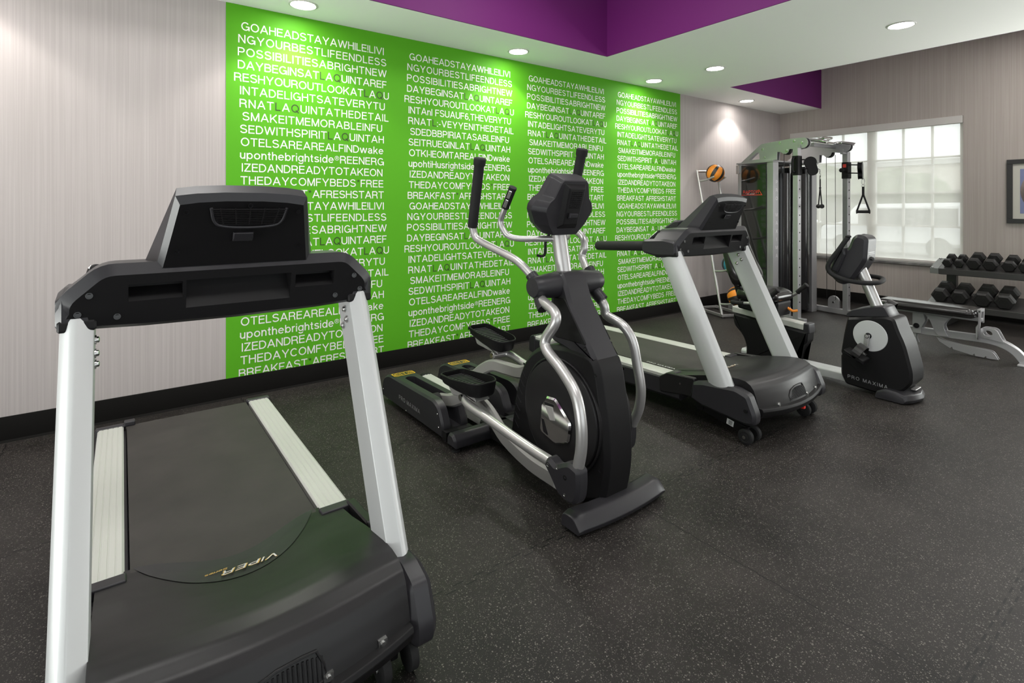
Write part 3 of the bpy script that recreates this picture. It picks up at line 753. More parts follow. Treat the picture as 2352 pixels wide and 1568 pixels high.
# ------------------------------------------------------------------ treadmills
def treadmill(loc, lift, label, deck_text):
    root = thing('treadmill', label, 'treadmill', loc, group='two silver and black treadmills of one type')
    ang = -math.atan2(lift, 1.9)
    XF = Matrix.Translation((0, 1.9, 0.05)) @ Matrix.Rotation(ang, 4, 'X') @ Matrix.Translation((0, -1.9, -0.05))
    N = lambda: MB(XF)
    # deck
    mb = N()
    for s in (-1, 1):
        prof = [(s * 0.272, 0.10), (s * 0.372, 0.085), (s * 0.392, 0.105), (s * 0.392, 0.205), (s * 0.383, 0.212), (s * 0.272, 0.212)]
        mb.prism(prof, 'y', 0.42, 1.88)
    mb.box(-0.272, 0.272, 0.42, 1.84, 0.12, 0.19)
    mb.build('deck_frame', M['char'], root, bevel=0.004)
    for s in (-1, 1):
        xs = [0.283, 0.290, 0.302, 0.3035, 0.306, 0.3075, 0.322, 0.3235, 0.326, 0.3275, 0.342, 0.3435, 0.346, 0.3475, 0.362, 0.3635, 0.366, 0.3675, 0.378, 0.386]
        prof = []
        for i, x in enumerate(xs):
            g = (i >= 3 and i <= 17 and (i - 3) % 4 in (0, 1)) and i not in (2,)
            z = 0.236 - (0.0012 if (i in (3, 4, 7, 8, 11, 12, 15, 16)) else 0) - (0.006 if i in (0, 19) else 0)
            prof.append((s * x, z))
        prof += [(s * 0.386, 0.212), (s * 0.283, 0.212)]
        mb = N(); mb.prism(prof, 'y', 0.515, 1.865); mb.build('side_rail', M['rail'], root, angle=20)
        mb = N()
        mb.prism_b(rounded([(1.85, 0.09), (1.85, 0.242), (1.90, 0.240), (1.93, 0.20), (1.93, 0.10)], 0.02), 'x', s * 0.275, s * 0.395, 0.006)
        mb.build('rear_end_cap', M['char'], root)
        mb = N(); mb.box(min(s * 0.278, s * 0.392), max(s * 0.278, s * 0.392), 0.478, 0.522, 0.195, 0.243); mb.build('front_rail_cap', M['char'], root, bevel=0.006)
        if s < 0:
            mb = N(); mb.box(-0.282, -0.235, 1.845, 1.885, 0.232, 0.256); mb.build('belt_guide', M['char'], root, bevel=0.006)
    mb = N()
    mb.prism(rounded([(0.30, 0.13), (0.30, 0.2335), (1.875, 0.2335), (1.915, 0.19), (1.875, 0.135)], [0.0, 0.0, 0.05, 0.05, 0.05], 6), 'x', -0.270, 0.270)
    mb.build('running_belt', M['belt'], root)
    if deck_text:
        mb = N(); text_into(mb, 'PRO MAXIMA', 0.020, (-0.262, 0.78, 0.2342), (0, -1, 0), (1, 0, 0), gap=0.3, xs=1.2); mb.build('belt_lettering', M['whiteprint'], root)
    # motor hood: lofted shell with concave rear edge and bowed front
    HW = 0.352
    prof = [(0.0, 0.232), (0.06, 0.236), (0.16, 0.252), (0.30, 0.285), (0.44, 0.309), (0.50, 0.313), (0.545, 0.308), (0.575, 0.292), (0.592, 0.270), (0.605, 0.235), (0.618, 0.19), (0.624, 0.165)]
    def hood(u, v):
        x = (u * 2 - 1) * HW; a = abs(x) / HW
        t = v * (len(prof) - 1); i = min(int(t), len(prof) - 2); f = t - i
        d = prof[i][0] + (prof[i + 1][0] - prof[i][0]) * f; z = prof[i][1] + (prof[i + 1][1] - prof[i][1]) * f
        edge = 0.545 if a > 0.80 else 0.545 - 0.115 * (0.5 + 0.5 * math.cos(PI * a / 0.80))
        bow = max(0.0, (d - 0.50) / 0.124); front = -0.078 - 0.045 * bow * (1 - a * a)
        # y runs from the curved rear edge to the bowed front
        k = d / 0.624
        y = edge + (front - edge) * k
        if a > 0.8: z -= 0.0
        z += 0.0 if d > 0.3 else -0.0
        sag = 0.010 * (1 - a * a) * max(0.0, 1 - k * 3)
        return Vector((x, y, z - sag * 0))
    mb = N()
    V = mb.grid(hood, 30, 44)
    # side walls down to the base and an underside
    nv = 44
    low = [[mb.bm.verts.new(Vector((v.co.x, v.co.y, 0.15))) for v in V[k]] for k in (0, 30)]
    for q, k in enumerate((0, 30)):
        for j in range(nv): mb._f((V[k][j], V[k][j + 1], low[q][j + 1], low[q][j]))
    mb.build('motor_hood', M['hood'], root, angle=40)
    # recessed name plate behind the hood edge
    def hood_z(x, y):
        a = abs(x) / HW
        edge = 0.545 if a > 0.80 else 0.545 - 0.115 * (0.5 + 0.5 * math.cos(PI * a / 0.80))
        k = (edge - y) / (edge + 0.078) * 0.624
        for i in range(len(prof) - 1):
            if prof[i][0] <= k <= prof[i + 1][0]: return prof[i][1] + (prof[i + 1][1] - prof[i][1]) * (k - prof[i][0]) / (prof[i + 1][0] - prof[i][0])
        return prof[0][1]
    mb = N()
    def plate(u, v):
        x = (u * 2 - 1) * 0.262; a = abs(x) / HW
        edge = 0.545 - 0.115 * (0.5 + 0.5 * math.cos(PI * min(a / 0.80, 1)))
        w = 0.165 * max(0.0, 1 - (abs(x) / 0.262) ** 3.2) + 0.003
        y = edge - w * v
        return Vector((x, y, hood_z(x, y) + 0.0016))
    mb.grid(plate, 30, 10)
    np_ = mb.build('name_plate', M['char'], root, angle=60)
    yb = 0.333
    slope = (hood_z(0.05, yb - 0.03) - hood_z(0.05, yb)) / 0.03
    uy_ = Vector((0, -1, slope)).normalized()
    zb = lambda x: hood_z(x, yb) + 0.0030
    mb = N(); text_into(mb, 'VIPER', 0.027, (0.102, yb, zb(0.1)), (-1, 0, 0), uy_, width=0.150, xs=1.25, slant=0.4); mb.build('name_lettering', M['whiteprint'], np_)
    mb = N(); text_into(mb, 'VIPER', 0.0305, (0.1045, yb + 0.0017, zb(0.1) - 0.0008), (-1, 0, 0), uy_, width=0.155, xs=1.35, slant=0.4); mb.build('name_outline', M['gold'], np_)
    mb = N(); text_into(mb, 'Series', 0.013, (-0.035, yb + 0.022, hood_z(-0.05, yb + 0.02) + 0.0050), (-1, 0, 0), uy_, gap=0.14, xs=1.2, slant=0.3); mb.build('series_lettering', M['gold'], np_)
    # air vent low on the hood front, between curved frame and slats
    xs_ = [-0.075 + i * 0.0112 for i in range(17)]
    fy = lambda x: -0.078 - 0.040 * (1 - (x / HW) ** 2)
    mb = N()
    for i, x in enumerate(xs_):
        top = 0.232 - 0.030 * (abs(i - 10) / 10) ** 2
        yo = fy(x)
        mb.bar((x, yo - 0.003, 0.177), (x, yo + 0.0155, top), 0.0045, 0.007, (0, -1, 0))
    vent = mb.build('air_vent', M['black'], root)
    mb = N()
    arc = [(-0.085, 0.172), (-0.082, 0.200), (-0.050, 0.226), (0.0, 0.238), (0.06, 0.240), (0.092, 0.238), (0.108, 0.205), (0.114, 0.172)]
    mb.tube([(x, fy(x) - 0.002 + (z - 0.17) * 0.28, z) for x, z in arc + [arc[0]]], 0.0035, 6, smooth=False)
    mb.build('vent_frame', M['hood'], vent)
    # front bumper lip, bowed
    mb = N()
    rings = []
    for i in range(25):
        u = i / 24; x = (u * 2 - 1) * 0.352; a = abs(x) / 0.352
        y = -0.088 - 0.052 * (1 - a * a)
        up = 0.012 * a * a
        rings.append([(x, y + 0.03, 0.10 + up), (x, y - 0.004, 0.125 + up), (x, y - 0.014, 0.150 + up), (x, y - 0.008, 0.164 + up), (x, y + 0.02, 0.166 + up), (x, y + 0.06, 0.14 + up)])
    mb.loft(rings); mb.build('front_bumper', M['black'], root, bevel=0.003)
    for x in (-0.20, 0.116, 0.262):
        yo = fy(x)
        mb = N(); mb.box(x - 0.012, x + 0.012, yo - 0.006, yo + 0.006, 0.164, 0.186); mb.cyl((x, yo - 0.006, 0.176), (x, yo - 0.0105, 0.176), 0.0065, n=14)
        mb.build('hood_screw', M['steel'], root)
    mb = N()
    text_into(mb, 'PRO MAXIMA', 0.007, (0.245, -0.1195, 0.137), (0.93, 0.36, 0.05), (0, -0.1, 1), gap=0.3)
    mb.build('bumper_lettering', M['whiteprint'], root)
    # uprights
    for s in (-1, 1):
        sec = [(0.022, 0.350), (0.150, 0.350), (0.166, 0.357), (0.170, 0.385), (0.155, 0.411), (0.11, 0.424), (0.065, 0.426), (0.028, 0.418), (0.006, 0.402), (0.0, 0.388)]
        sec = rounded(sec, [0.003, 0.003, 0.006, 0.012, 0.02, 0.02, 0.02, 0.02, 0.006, 0.003], 3)
        mb = N()
        ring = lambda y, z: [(s * x, y + dy, z) for dy, x in sec]
        mb.loft([ring(0.020, 0.215), ring(0.055, 0.29), ring(0.395, 1.025)])
        up = mb.build('upright', M['white'], root, angle=25)
        for j, (yy, zz) in enumerate(((0.445, 0.960), (0.422, 0.928), (0.458, 0.900)) if s > 0 else ((0.440, 0.955), (0.420, 0.922), (0.430, 0.890))):
            mb = N(); mb.lathe((s * 0.350, yy, zz), (-s, 0, 0), [(0.0, 0.013), (0.004, 0.013), (0.0042, 0.009), (0.009, 0.0085), (0.011, 0.005), (0.011, 0.0)], 16)
            mb.build('bolt', M['steel'], up)
        # lower cover that wraps the upright's foot
        prf = rounded([(0.32, 0.145), (0.30, 0.245), (0.23, 0.262), (0.02, 0.278), (-0.055, 0.255), (-0.098, 0.15), (-0.088, 0.095), (-0.03, 0.088), (0.24, 0.118)], [0.01, 0.01, 0.01, 0.015, 0.02, 0.03, 0.03, 0.02, 0.02])
        mb = N(); mb.prism_b(prf, 'x', s * 0.354, s * 0.430, 0.016); cov = mb.build('side_cover', M['char'], root)
        prf2 = rounded([(0.56, 0.215), (0.50, 0.250), (0.30, 0.262), (0.29, 0.15), (0.56, 0.12)], 0.012)
        mb = N(); mb.prism_b(prf2, 'x', s * 0.372, s * 0.404, 0.005); mb.build('cover_extension', M['hood'], cov)
        mb = N(); mb.cyl((s * 0.430, -0.045, 0.172), (s * 0.4375, -0.045, 0.172), 0.011, n=16); mb.build('cover_hole', M['black'], cov)
        mb = N(); mb.cyl((s * 0.400, 0.40, 0.205), (s * 0.4065, 0.40, 0.205), 0.007, n=12); mb.build('cover_screw', M['steel'], cov)
        # dark collar on top of the upright
        mb = N(); mb.prism_b(rounded([(0.395, 0.990), (0.40, 1.02), (0.555, 1.02), (0.565, 0.985), (0.55, 0.978)], 0.008), 'x', s * 0.345, s * 0.428, 0.005)
        mb.build('upright_collar', M['black'], root)
    # console bar: hexagonal beam with inset front
    out = [(-0.430, 0.992), (-0.434, 1.075), (-0.338, 1.168), (0.338, 1.168), (0.434, 1.075), (0.430, 0.992), (0.24, 0.982), (0.0, 0.978), (-0.24, 0.982)]
    out = rounded(out, [0.02, 0.035, 0.035, 0.035, 0.035, 0.02, 0.02, 0.02, 0.02], 4)
    cx = lambda p, k, dz=0: p
    inner = inset(out, 0.030)
    inner = [(xo * 0.955, zo + 0.010) if zo < 1.03 else (x, z - 0.002) for (x, z), (xo, zo) in zip(inner, out)]
    tilt = lambda z: (1.09 - z) * 0.28
    mb = MB()
    mb.loft([[(x, 0.382 + tilt(z), z) for x, z in inset(inner, 0.002)], [(x, 0.382 + tilt(z), z) for x, z in inner], [(x, 0.402 + tilt(z) * 0.9, z) for x, z in out],
             [(x, 0.50 + tilt(z) * 0.3, z) for x, z in out], [(x, 0.58, 1.07 + (z - 1.07) * 0.92) for x, z in out]])
    bar = mb.build('console_bar', M['char'], root)
    bar.data.materials.append(M['black'])
    for (xa, xb, za, zb, dp) in ((-0.138, 0.152, 1.026, 1.110, 0.040), (-0.275, -0.146, 1.060, 1.108, 0.026), (0.166, 0.290, 1.060, 1.108, 0.026)):
        c = MB()
        c.prism([(0.34, za), (0.382 + tilt(za), za), (0.382 + dp + 0.02, zb - 0.012), (0.382 + dp + 0.02, zb), (0.34, zb)], 'x', xa, xb)
        cut(bar, c)
    # black inset face (the part of the bar inside the bevel)
    me = bar.data
    for p in me.polygons:
        n_ = p.normal; c_ = p.center
        if n_.y < -0.9 and c_.y < 0.382 + tilt(c_.z) + 0.004: p.material_index = 1
    me.transform(XF)
    for x, z in ((-0.36, 1.085), (-0.30, 1.02), (-0.385, 1.035), (0.36, 1.085), (0.30, 1.02), (0.385, 1.035)):
        y = 0.382 + tilt(z)
        mb = N(); mb.lathe((x, y - 0.001, z), (0, -1, 0), [(0, 0.0085), (0.0012, 0.0085), (0.0012, 0.006), (-0.003, 0.005), (-0.003, 0.0)], 14); mb.build('bar_screw', M['gloss'], root)
    # display housing
    mb = N()
    def hring(k):
        # front face ring, bevel ring, rear ring
        pts = []
        top = [(-0.168, 0.0), (-0.12, 0.007), (-0.05, 0.011), (0.05, 0.011), (0.12, 0.007), (0.168, 0.0)]
        if k == 0:   # inset front
            pts = [(-0.196, 0.372, 1.150)] + [(x * 0.965, 0.272, 1.327 + dz) for x, dz in top] + [(0.196, 0.372, 1.150)]
        elif k == 1: # front bevel edge
            pts = [(-0.212, 0.392, 1.150)] + [(x * 1.03, 0.272, 1.352 + dz) for x, dz in top] + [(0.212, 0.392, 1.150)]
        elif k == 2: # top rear
            pts = [(-0.240, 0.47, 1.150)] + [(x * 1.00, 0.306, 1.374 + dz) for x, dz in top] + [(0.240, 0.47, 1.150)]
        else:
            pts = [(-0.230, 0.560, 1.150)] + [(x * 0.96, 0.334, 1.368 + dz) for x, dz in top] + [(0.230, 0.560, 1.150)]
        return pts
    mb.loft([hring(0), hring(1), hring(2), hring(3)])
    dh = mb.build('display_housing', [M['char'], M['black'], M['gloss']], root, angle=24)
    ctr = [XF.inverted() @ p.center for p in dh.data.polygons]
    for p, c_ in zip(dh.data.polygons, ctr):
        if len(p.vertices) > 4:
            p.material_index = 1 if c_.y < 0.40 else 2
    fr = lambda x, z, d=0.0: Vector((x, 0.372 + (z - 1.168) * (-0.100 / 0.177) - 0.0102 - d * 0.871, z - 0.018 - d * 0.491))
    # grille on the front of the display housing
    g = N()
    for i in range(9):
        z = 1.334 - i * 0.0052; hw = 0.098 - i * 0.0024
        g.bar(fr(0.012 - hw, z, 0.003), fr(0.012 + hw, z, 0.003), 0.0022, 0.004, fr(0, 0, 1) - fr(0, 0, 0))
    for x in (-0.066, -0.027, 0.012, 0.051, 0.090):
        g.bar(fr(x, 1.337, 0.0032), fr(x * 0.86 + 0.002, 1.290, 0.0032), 0.0026, 0.003, fr(0, 0, 1) - fr(0, 0, 0))
    gr = g.build('speaker_grille', M['hood'], dh)
    mb = N()
    mb.tube([fr(0.012 - 0.100, 1.337, 0.001), fr(0.012 - 0.090, 1.300, 0.002), fr(0.012 - 0.066, 1.286, 0.003), fr(0.012, 1.2815, 0.003), fr(0.012 + 0.066, 1.286, 0.003), fr(0.012 + 0.090, 1.300, 0.002), fr(0.012 + 0.100, 1.337, 0.001)], 0.0042, 8, seg=5)
    mb.build('grille_rim', M['char'], gr)
    mb = N()
    ry = math.radians(0)
    mb.loft([[fr(-0.028, 1.268, 0), fr(0.028, 1.268, 0), fr(0.028, 1.238, 0), fr(-0.028, 1.238, 0)], [fr(-0.026, 1.267, 0.010), fr(0.026, 1.267, 0.010), fr(0.025, 1.252, 0.008), fr(-0.025, 1.252, 0.008)]])
    mb.build('latch', M['char'], dh, bevel=0.002)
    for x, z in ((-0.147, 1.325), (0.147, 1.325), (-0.165, 1.215), (0.165, 1.215), (0.012, 1.343)):
        a = fr(x, z, 0.0); d_ = fr(0, 0, 1) - fr(0, 0, 0)
        mb = N(); mb.lathe(a, d_, [(0, 0.0075), (0.0012, 0.0075), (0.0012, 0.005), (-0.003, 0.004), (-0.003, 0.0)], 14); mb.build('housing_screw', M['gloss'], dh)
    # rest below the screen on the runner's side
    mb = N(); mb.prism_b(rounded([(0.54, 1.165), (0.53, 1.215), (0.58, 1.215), (0.665, 1.165), (0.655, 1.140), (0.58, 1.145)], 0.018), 'x', -0.20, 0.20, 0.012)
    mb.build('reading_rest', M['char'], root)
    # arms, foam grips, pulse grips
    for s in (-1, 1):
        mb = N()
        pr = rounded([(0.40, 0.990), (0.40, 1.085), (0.50, 1.10), (0.66, 1.092), (0.675, 1.05), (0.665, 1.005), (0.56, 0.985)], 0.02)
        mb.prism_b(pr, 'x', s * 0.350, s * 0.432, 0.014)
        mb.build('side_arm', M['char'], root)
        mb = N(); mb.lathe((s * 0.392, 0.665, 1.046), (0, 1, -0.035), [(0, 0.030), (0.004, 0.033), (0.43, 0.033), (0.442, 0.028), (0.445, 0.0)], 20); mb.build('foam_grip', M['rubber'], root)
        p0 = Vector((s * 0.372, 0.660, 1.072)); p1 = Vector((s * 0.350, 0.575, 1.140)); d = (p1 - p0)
        mb = N(); mb.cyl(p0 - d * 0.12, p0 + d * 0.05, 0.012, 0.016, 14); mb.cyl(p0, p1, 0.0165, n=16); mb.cyl(p1, p1 + d * 0.03, 0.0165, 0.012, 16); pg = mb.build('pulse_grip', M['black'], root)
        mb = N()
        nrm = Vector((-s * 0.0, -0.66, -0.75)).normalized()
        for a, b in ((0.12, 0.50), (0.54, 0.94)):
            mb.bar(p0 + d * a + Vector((-0.012, 0.008, 0.008)), p0 + d * b + Vector((-0.012, 0.008, 0.008)), 0.014, 0.010, Vector((-0.75, 0.45, 0.45)))
        mb.build('pulse_sensor', M['chrome'], pg, bevel=0.002)
    # red power switch
    mb = N(); mb.box(0.045, 0.068, -0.132, -0.108, 0.100, 0.132); mb.build('power_switch', M['red'], root, bevel=0.003)
    # lift frame and wheels (stay on the floor)
    piv = XF @ Vector((0, 0.30, 0.088))
    for s in (-1, 1):
        mb = MB(); mb.bar((s * 0.338, piv.y, piv.z), (s * 0.338, -0.005, 0.058), 0.022, 0.046); mb.cyl((s * 0.322, piv.y, piv.z), (s * 0.354, piv.y, piv.z), 0.028, n=20)
        leg = mb.build('lift_leg', M['black'], root, bevel=0.003)
        for x in (0.297, 0.379):
            mb = MB(); mb.lathe((s * (x - 0.015), -0.012, 0.044), (s, 0, 0), [(0, 0.012), (0, 0.036), (0.004, 0.0425), (0.026, 0.0425), (0.030, 0.036), (0.030, 0.028), (0.026, 0.026), (0.026, 0.0)], 28)
            wh = mb.build('wheel', M['rubber'], leg)
            if x > 0.3 or True:
                sx = 1 if x > 0.33 else -1
                mb = MB(); mb.cyl((s * (x + sx * 0.008), -0.012, 0.044), (s * (x + sx * 0.021), -0.012, 0.044), 0.0095, n=12); mb.build('axle_bolt', M['steel'], leg)
    mb = MB(); mb.bar((-0.33, 0.10, 0.068), (0.33, 0.10, 0.068), 0.03, 0.03); mb.build('lift_crossbar', M['black'], root, bevel=0.003)
    # bar code sticker on the left leg
    d = (Vector((0, -0.005, 0.058)) - Vector((0, piv.y, piv.z))).normalized(); up = Vector((0, -d.z, d.y)); up = -up if up.z < 0 else up
    c = Vector((-0.3495, 0.10, 0.058 + (piv.z - 0.058) * 0.105 / (piv.y + 0.005)))
    mb = MB(); mb.loft([[c + d * a + up * b for a, b in ((-0.022, -0.017), (0.022, -0.017), (0.022, 0.017), (-0.022, 0.017))], [c + Vector((-0.0008, 0, 0)) + d * a + up * b for a, b in ((-0.022, -0.017), (0.022, -0.017), (0.022, 0.017), (-0.022, 0.017))]])
    mb.mi = 1
    for k in range(7):
        o_ = -0.012 + k * 0.0036
        q = [c + Vector((-0.0012, 0, 0)) + d * a + up * b for a, b in ((-0.010, o_), (0.012, o_), (0.012, o_ + 0.0018), (-0.010, o_ + 0.0018))]
        mb._f([mb.bm.verts.new(p) for p in q])
    mb.build('sticker', [M['whiteprint'], M['black']], root)
    return root

treadmill((0.289, 1.42, 0), 0.010, 'near treadmill at left, filling the lower left corner of photo', False)
treadmill((3.19, 1.625, 0), 0.034, 'treadmill standing between the elliptical trainer and the recumbent bike', True)
# ------------------------------------------------------------------ elliptical trainer
def elliptical(loc):
    R = thing('elliptical_trainer', 'black and silver elliptical trainer with two foot pedals, between both treadmills', 'elliptical trainer', loc)
    # drive shroud
    prof = [(0.125, 0.055), (0.02, 0.058), (-0.005, 0.16), (-0.014, 0.27), (-0.004, 0.40), (0.020, 0.52), (0.058, 0.655), (0.16, 0.685), (0.27, 0.682), (0.37, 0.665),
            (0.46, 0.635), (0.54, 0.575), (0.60, 0.49), (0.64, 0.38), (0.665, 0.27), (0.685, 0.17), (0.69, 0.055)]
    prof = spline2(prof[1:-1], 3)
    prof = [(0.125, 0.022)] + prof + [(0.69, 0.05), (0.40, 0.022)]
    mb = MB(); mb.prism_b(prof, 'x', -0.088, 0.088, 0.022)
    sh = mb.build('drive_shroud', M['black'], R, bevel=0.004)
    for s in (-1, 1):
        # raised rim band of the shroud and the round cover
        mb = MB(); mb.lathe((s * 0.082, 0.275, 0.365), (s, 0, 0), [(0, 0.262), (0.016, 0.262), (0.019, 0.258), (0.017, 0.253), (0.010, 0.252), (0.010, 0.250), (0.026, 0.246), (0.034, 0.20), (0.038, 0.10), (0.038, 0.0)], 56)
        dc = mb.build('round_cover', M['hood'], R, angle=40)
        # chrome emblem
        pts = [(0.352, 0.418), (0.335, 0.440), (0.275, 0.446), (0.258, 0.436), (0.172, 0.365), (0.168, 0.345), (0.180, 0.282), (0.200, 0.262), (0.265, 0.238), (0.285, 0.238), (0.372, 0.258), (0.384, 0.275), (0.372, 0.395)]
        mb = MB(); mb.prism_b(pts, 'x', s * 0.116, s * 0.133, 0.008)
        em = mb.build('emblem', M['chrome'], dc)
        mb = MB()
        mb.prism_b(rounded([(0.340, 0.398), (0.285, 0.404), (0.268, 0.345), (0.305, 0.338)], 0.006), 'x', s * 0.130, s * 0.1355, 0.002)
        mb.build('emblem_inlay', M['grey'], em)
        mb = MB()
        mb.prism(rounded([(0.366, 0.330), (0.352, 0.330), (0.318, 0.262), (0.352, 0.270)], 0.006), 'x', s * 0.131, s * 0.1345)
        mb.build('emblem_slot', M['gloss'], em)
        mb = MB(); mb.prism(rounded([(0.345, 0.412), (0.280, 0.418), (0.277, 0.406), (0.342, 0.400)], 0.003), 'x', s * 0.131, s * 0.1342)
        mb.build('emblem_slot', M['gloss'], em)
        for y, z in ((0.055, 0.60), (0.03, 0.20), (0.03, 0.42), (0.56, 0.53)):
            mb = MB(); mb.lathe((s * 0.0868, y, z), (s, 0, 0), [(0, 0.007), (0.0018, 0.007), (0.0018, 0.005), (-0.002, 0.0)], 12); mb.build('shroud_screw', M['gloss'], sh)
    # row of slits low on the rear edge
    mb = MB()
    for i in range(7):
        z = 0.20 + i * 0.045; y = 0.650 - 0.020 * (i / 6.0) - 0.045 * (i / 6.0) ** 2
        mb.bar((-0.0886, y - 0.012, z + 0.022), (-0.0886, y - 0.045, z - 0.008), 0.002, 0.004, (-1, 0, 0))
    mb.build('vent_slit', M['char'], sh)
    # column above the shroud
    up = [(0.060, 0.652), (0.115, 0.628), (0.25, 0.665), (0.372, 0.690), (0.378, 0.80), (0.372, 0.90), (0.395, 0.985), (0.37, 1.02), (0.29, 1.02), (0.255, 0.955), (0.235, 0.90), (0.14, 0.76)]
    up = rounded(up, [0.012, 0.01, 0.02, 0.02, 0.02, 0.03, 0.02, 0.02, 0.02, 0.02, 0.03, 0.04], 3)
    mb = MB(); mb.prism_b(up, 'x', -0.078, 0.078, 0.016); colm = mb.build('column_cover', M['char'], R)
    for s in (-1, 1):
        mb = MB(); mb.prism_b(rounded([(0.118, 0.715), (0.335, 0.712), (0.345, 0.90), (0.262, 0.905)], 0.015), 'x', s * 0.074, s * 0.0815, 0.004); mb.build('column_panel', M['black'], colm)
        mb = MB(); mb.lathe((s * 0.0815, 0.125, 0.70), (s, 0, 0), [(0, 0.008), (0.002, 0.008), (0.002, 0.005), (-0.002, 0.0)], 12); mb.build('column_screw', M['gloss'], colm)
    # pivot housings
    for s in (-1, 1):
        mb = MB(); mb.lathe((s * 0.05, 0.335, 0.958), (s, 0, 0), [(0, 0.060), (0.05, 0.060), (0.12, 0.052), (0.155, 0.050), (0.165, 0.044), (0.168, 0.0)], 32)
        hs = mb.build('pivot_housing', M['char'], R)
        mb = MB(); mb.tube([(s * 0.165, 0.34, 0.945), (s * 0.182, 0.315, 0.90), (s * 0.19, 0.28, 0.865)], 0.030, 14, seg=4); mb.tube([(s * 0.165, 0.335, 0.962), (s * 0.185, 0.36, 0.995), (s * 0.19, 0.375, 1.012)], 0.028, 14, seg=4)
        mb.build('arm_socket', M['char'], hs)
    # swinging arms: lower tube, upper tube, foam
    def rot(p, a):
        y, z = p[1] - 0.335, p[2] - 0.958; c, s_ = math.cos(a), math.sin(a)
        return (p[0], 0.335 + y * c - z * s_, 0.958 + y * s_ + z * c)
    low = [(-0.185, 0.300, 0.90), (-0.20, 0.195, 0.865), (-0.213, 0.178, 0.82), (-0.225, 0.225, 0.745), (-0.235, 0.205, 0.70), (-0.25, 0.09, 0.645), (-0.262, -0.005, 0.575), (-0.270, -0.045, 0.48), (-0.272, -0.050, 0.38), (-0.272, -0.030, 0.285)]
    upp = [(-0.188, 0.362, 1.000), (-0.205, 0.430, 1.055), (-0.215, 0.50, 1.085), (-0.240, 0.70, 1.142), (-0.252, 0.760, 1.170), (-0.258, 0.782, 1.225)]
    ft = [(-0.258, 0.782, 1.222), (-0.270, 0.690, 1.578)]
    low_r = [(0.185, 0.345, 0.90), (0.20, 0.285, 0.845), (0.208, 0.270, 0.79), (0.222, 0.180, 0.755), (0.240, 0.135, 0.69), (0.252, 0.115, 0.58), (0.262, 0.100, 0.46), (0.270, 0.118, 0.36), (0.272, 0.16, 0.27)]
    upp_r = [(0.188, 0.388, 1.000), (0.198, 0.435, 1.07), (0.205, 0.425, 1.12), (0.212, 0.452, 1.175), (0.225, 0.575, 1.235), (0.238, 0.585, 1.30), (0.240, 0.56, 1.34)]
    ft_r = [(0.240, 0.562, 1.335), (0.245, 0.480, 1.640)]
    for s, L_, U_, F_ in ((-1, low, upp, ft), (1, low_r, upp_r, ft_r)):
        mb = MB(); mb.tube(U_, 0.0195, 16, seg=6); ua = mb.build('upper_handlebar', M['silver'], R)
        a, b = Vector(F_[0]), Vector(F_[1]); d = (b - a).normalized(); L = (b - a).length
        mb = MB(); mb.lathe(a, d, [(0, 0.022), (0.002, 0.026), (L * 0.75, 0.0265), (L - 0.045, 0.026), (L - 0.035, 0.031), (L - 0.006, 0.032), (L, 0.026), (L, 0.0)], 22); mb.build('foam_sleeve', M['rubber'], ua)
        mb = MB(); mb.tube(L_, 0.0235, 16, seg=6); mb.build('swing_arm', M['silver'], R)
    # elbow covers at the foot of each swing arm
    def elbow(s, dy, dz):
        pr = [(-0.062, 0.296), (-0.005, 0.308), (0.045, 0.284), (0.075, 0.262), (0.125, 0.285), (0.155, 0.245), (0.115, 0.210), (0.088, 0.180), (0.065, 0.155), (0.02, 0.140), (-0.035, 0.148), (-0.056, 0.178), (-0.064, 0.23)]
        pr = [(y + dy, z + dz) for y, z in rounded(pr, 0.018, 3)]
        mb = MB(); mb.prism_b(pr, 'x', s * 0.238, s * 0.304, 0.014); e = mb.build('arm_elbow', M['char'], R)
        for y, z, r in ((0.012, 0.243, 0.010), (0.06, 0.262, 0.006), (0.118, 0.252, 0.008), (0.015, 0.172, 0.006)):
            mb = MB(); mb.lathe((s * 0.3036, y + dy, z + dz), (s, 0, 0), [(0, r), (0.0015, r), (0.0015, r * 0.7), (-0.002, 0.0)], 12); mb.build('elbow_bolt', M['steel'] if r in (0.008, 0.006) else M['gloss'], e)
    elbow(-1, 0.0, 0.0); elbow(1, 0.215, -0.012)
    # link tubes from elbow to pedal
    mb = MB(); mb.tube([(-0.270, 0.095, 0.248), (-0.275, 0.30, 0.258), (-0.282, 0.60, 0.285), (-0.287, 0.775, 0.302), (-0.272, 0.825, 0.318), (-0.235, 0.838, 0.322), (-0.17, 0.838, 0.322)], 0.0225, 16, seg=6); mb.build('link_tube', M['silver'], R)
    mb = MB(); mb.tube([(0.270, 0.31, 0.245), (0.275, 0.60, 0.30), (0.282, 1.02, 0.350), (0.285, 1.16, 0.372), (0.268, 1.215, 0.378), (0.22, 1.225, 0.378), (0.17, 1.225, 0.378)], 0.0225, 16, seg=6); mb.build('link_tube', M['silver'], R)
    # flat curved pedal arms
    la = spline2([(0.20, 0.115), (0.40, 0.12), (0.60, 0.165), (0.74, 0.245), (0.86, 0.278), (0.98, 0.262), (1.12, 0.20), (1.26, 0.165)], 5)
    ra = spline2([(0.46, 0.60), (0.56, 0.590), (0.68, 0.525), (0.80, 0.415), (0.92, 0.350), (1.08, 0.332), (1.22, 0.318), (1.34, 0.262), (1.45, 0.190), (1.56, 0.165)], 5)
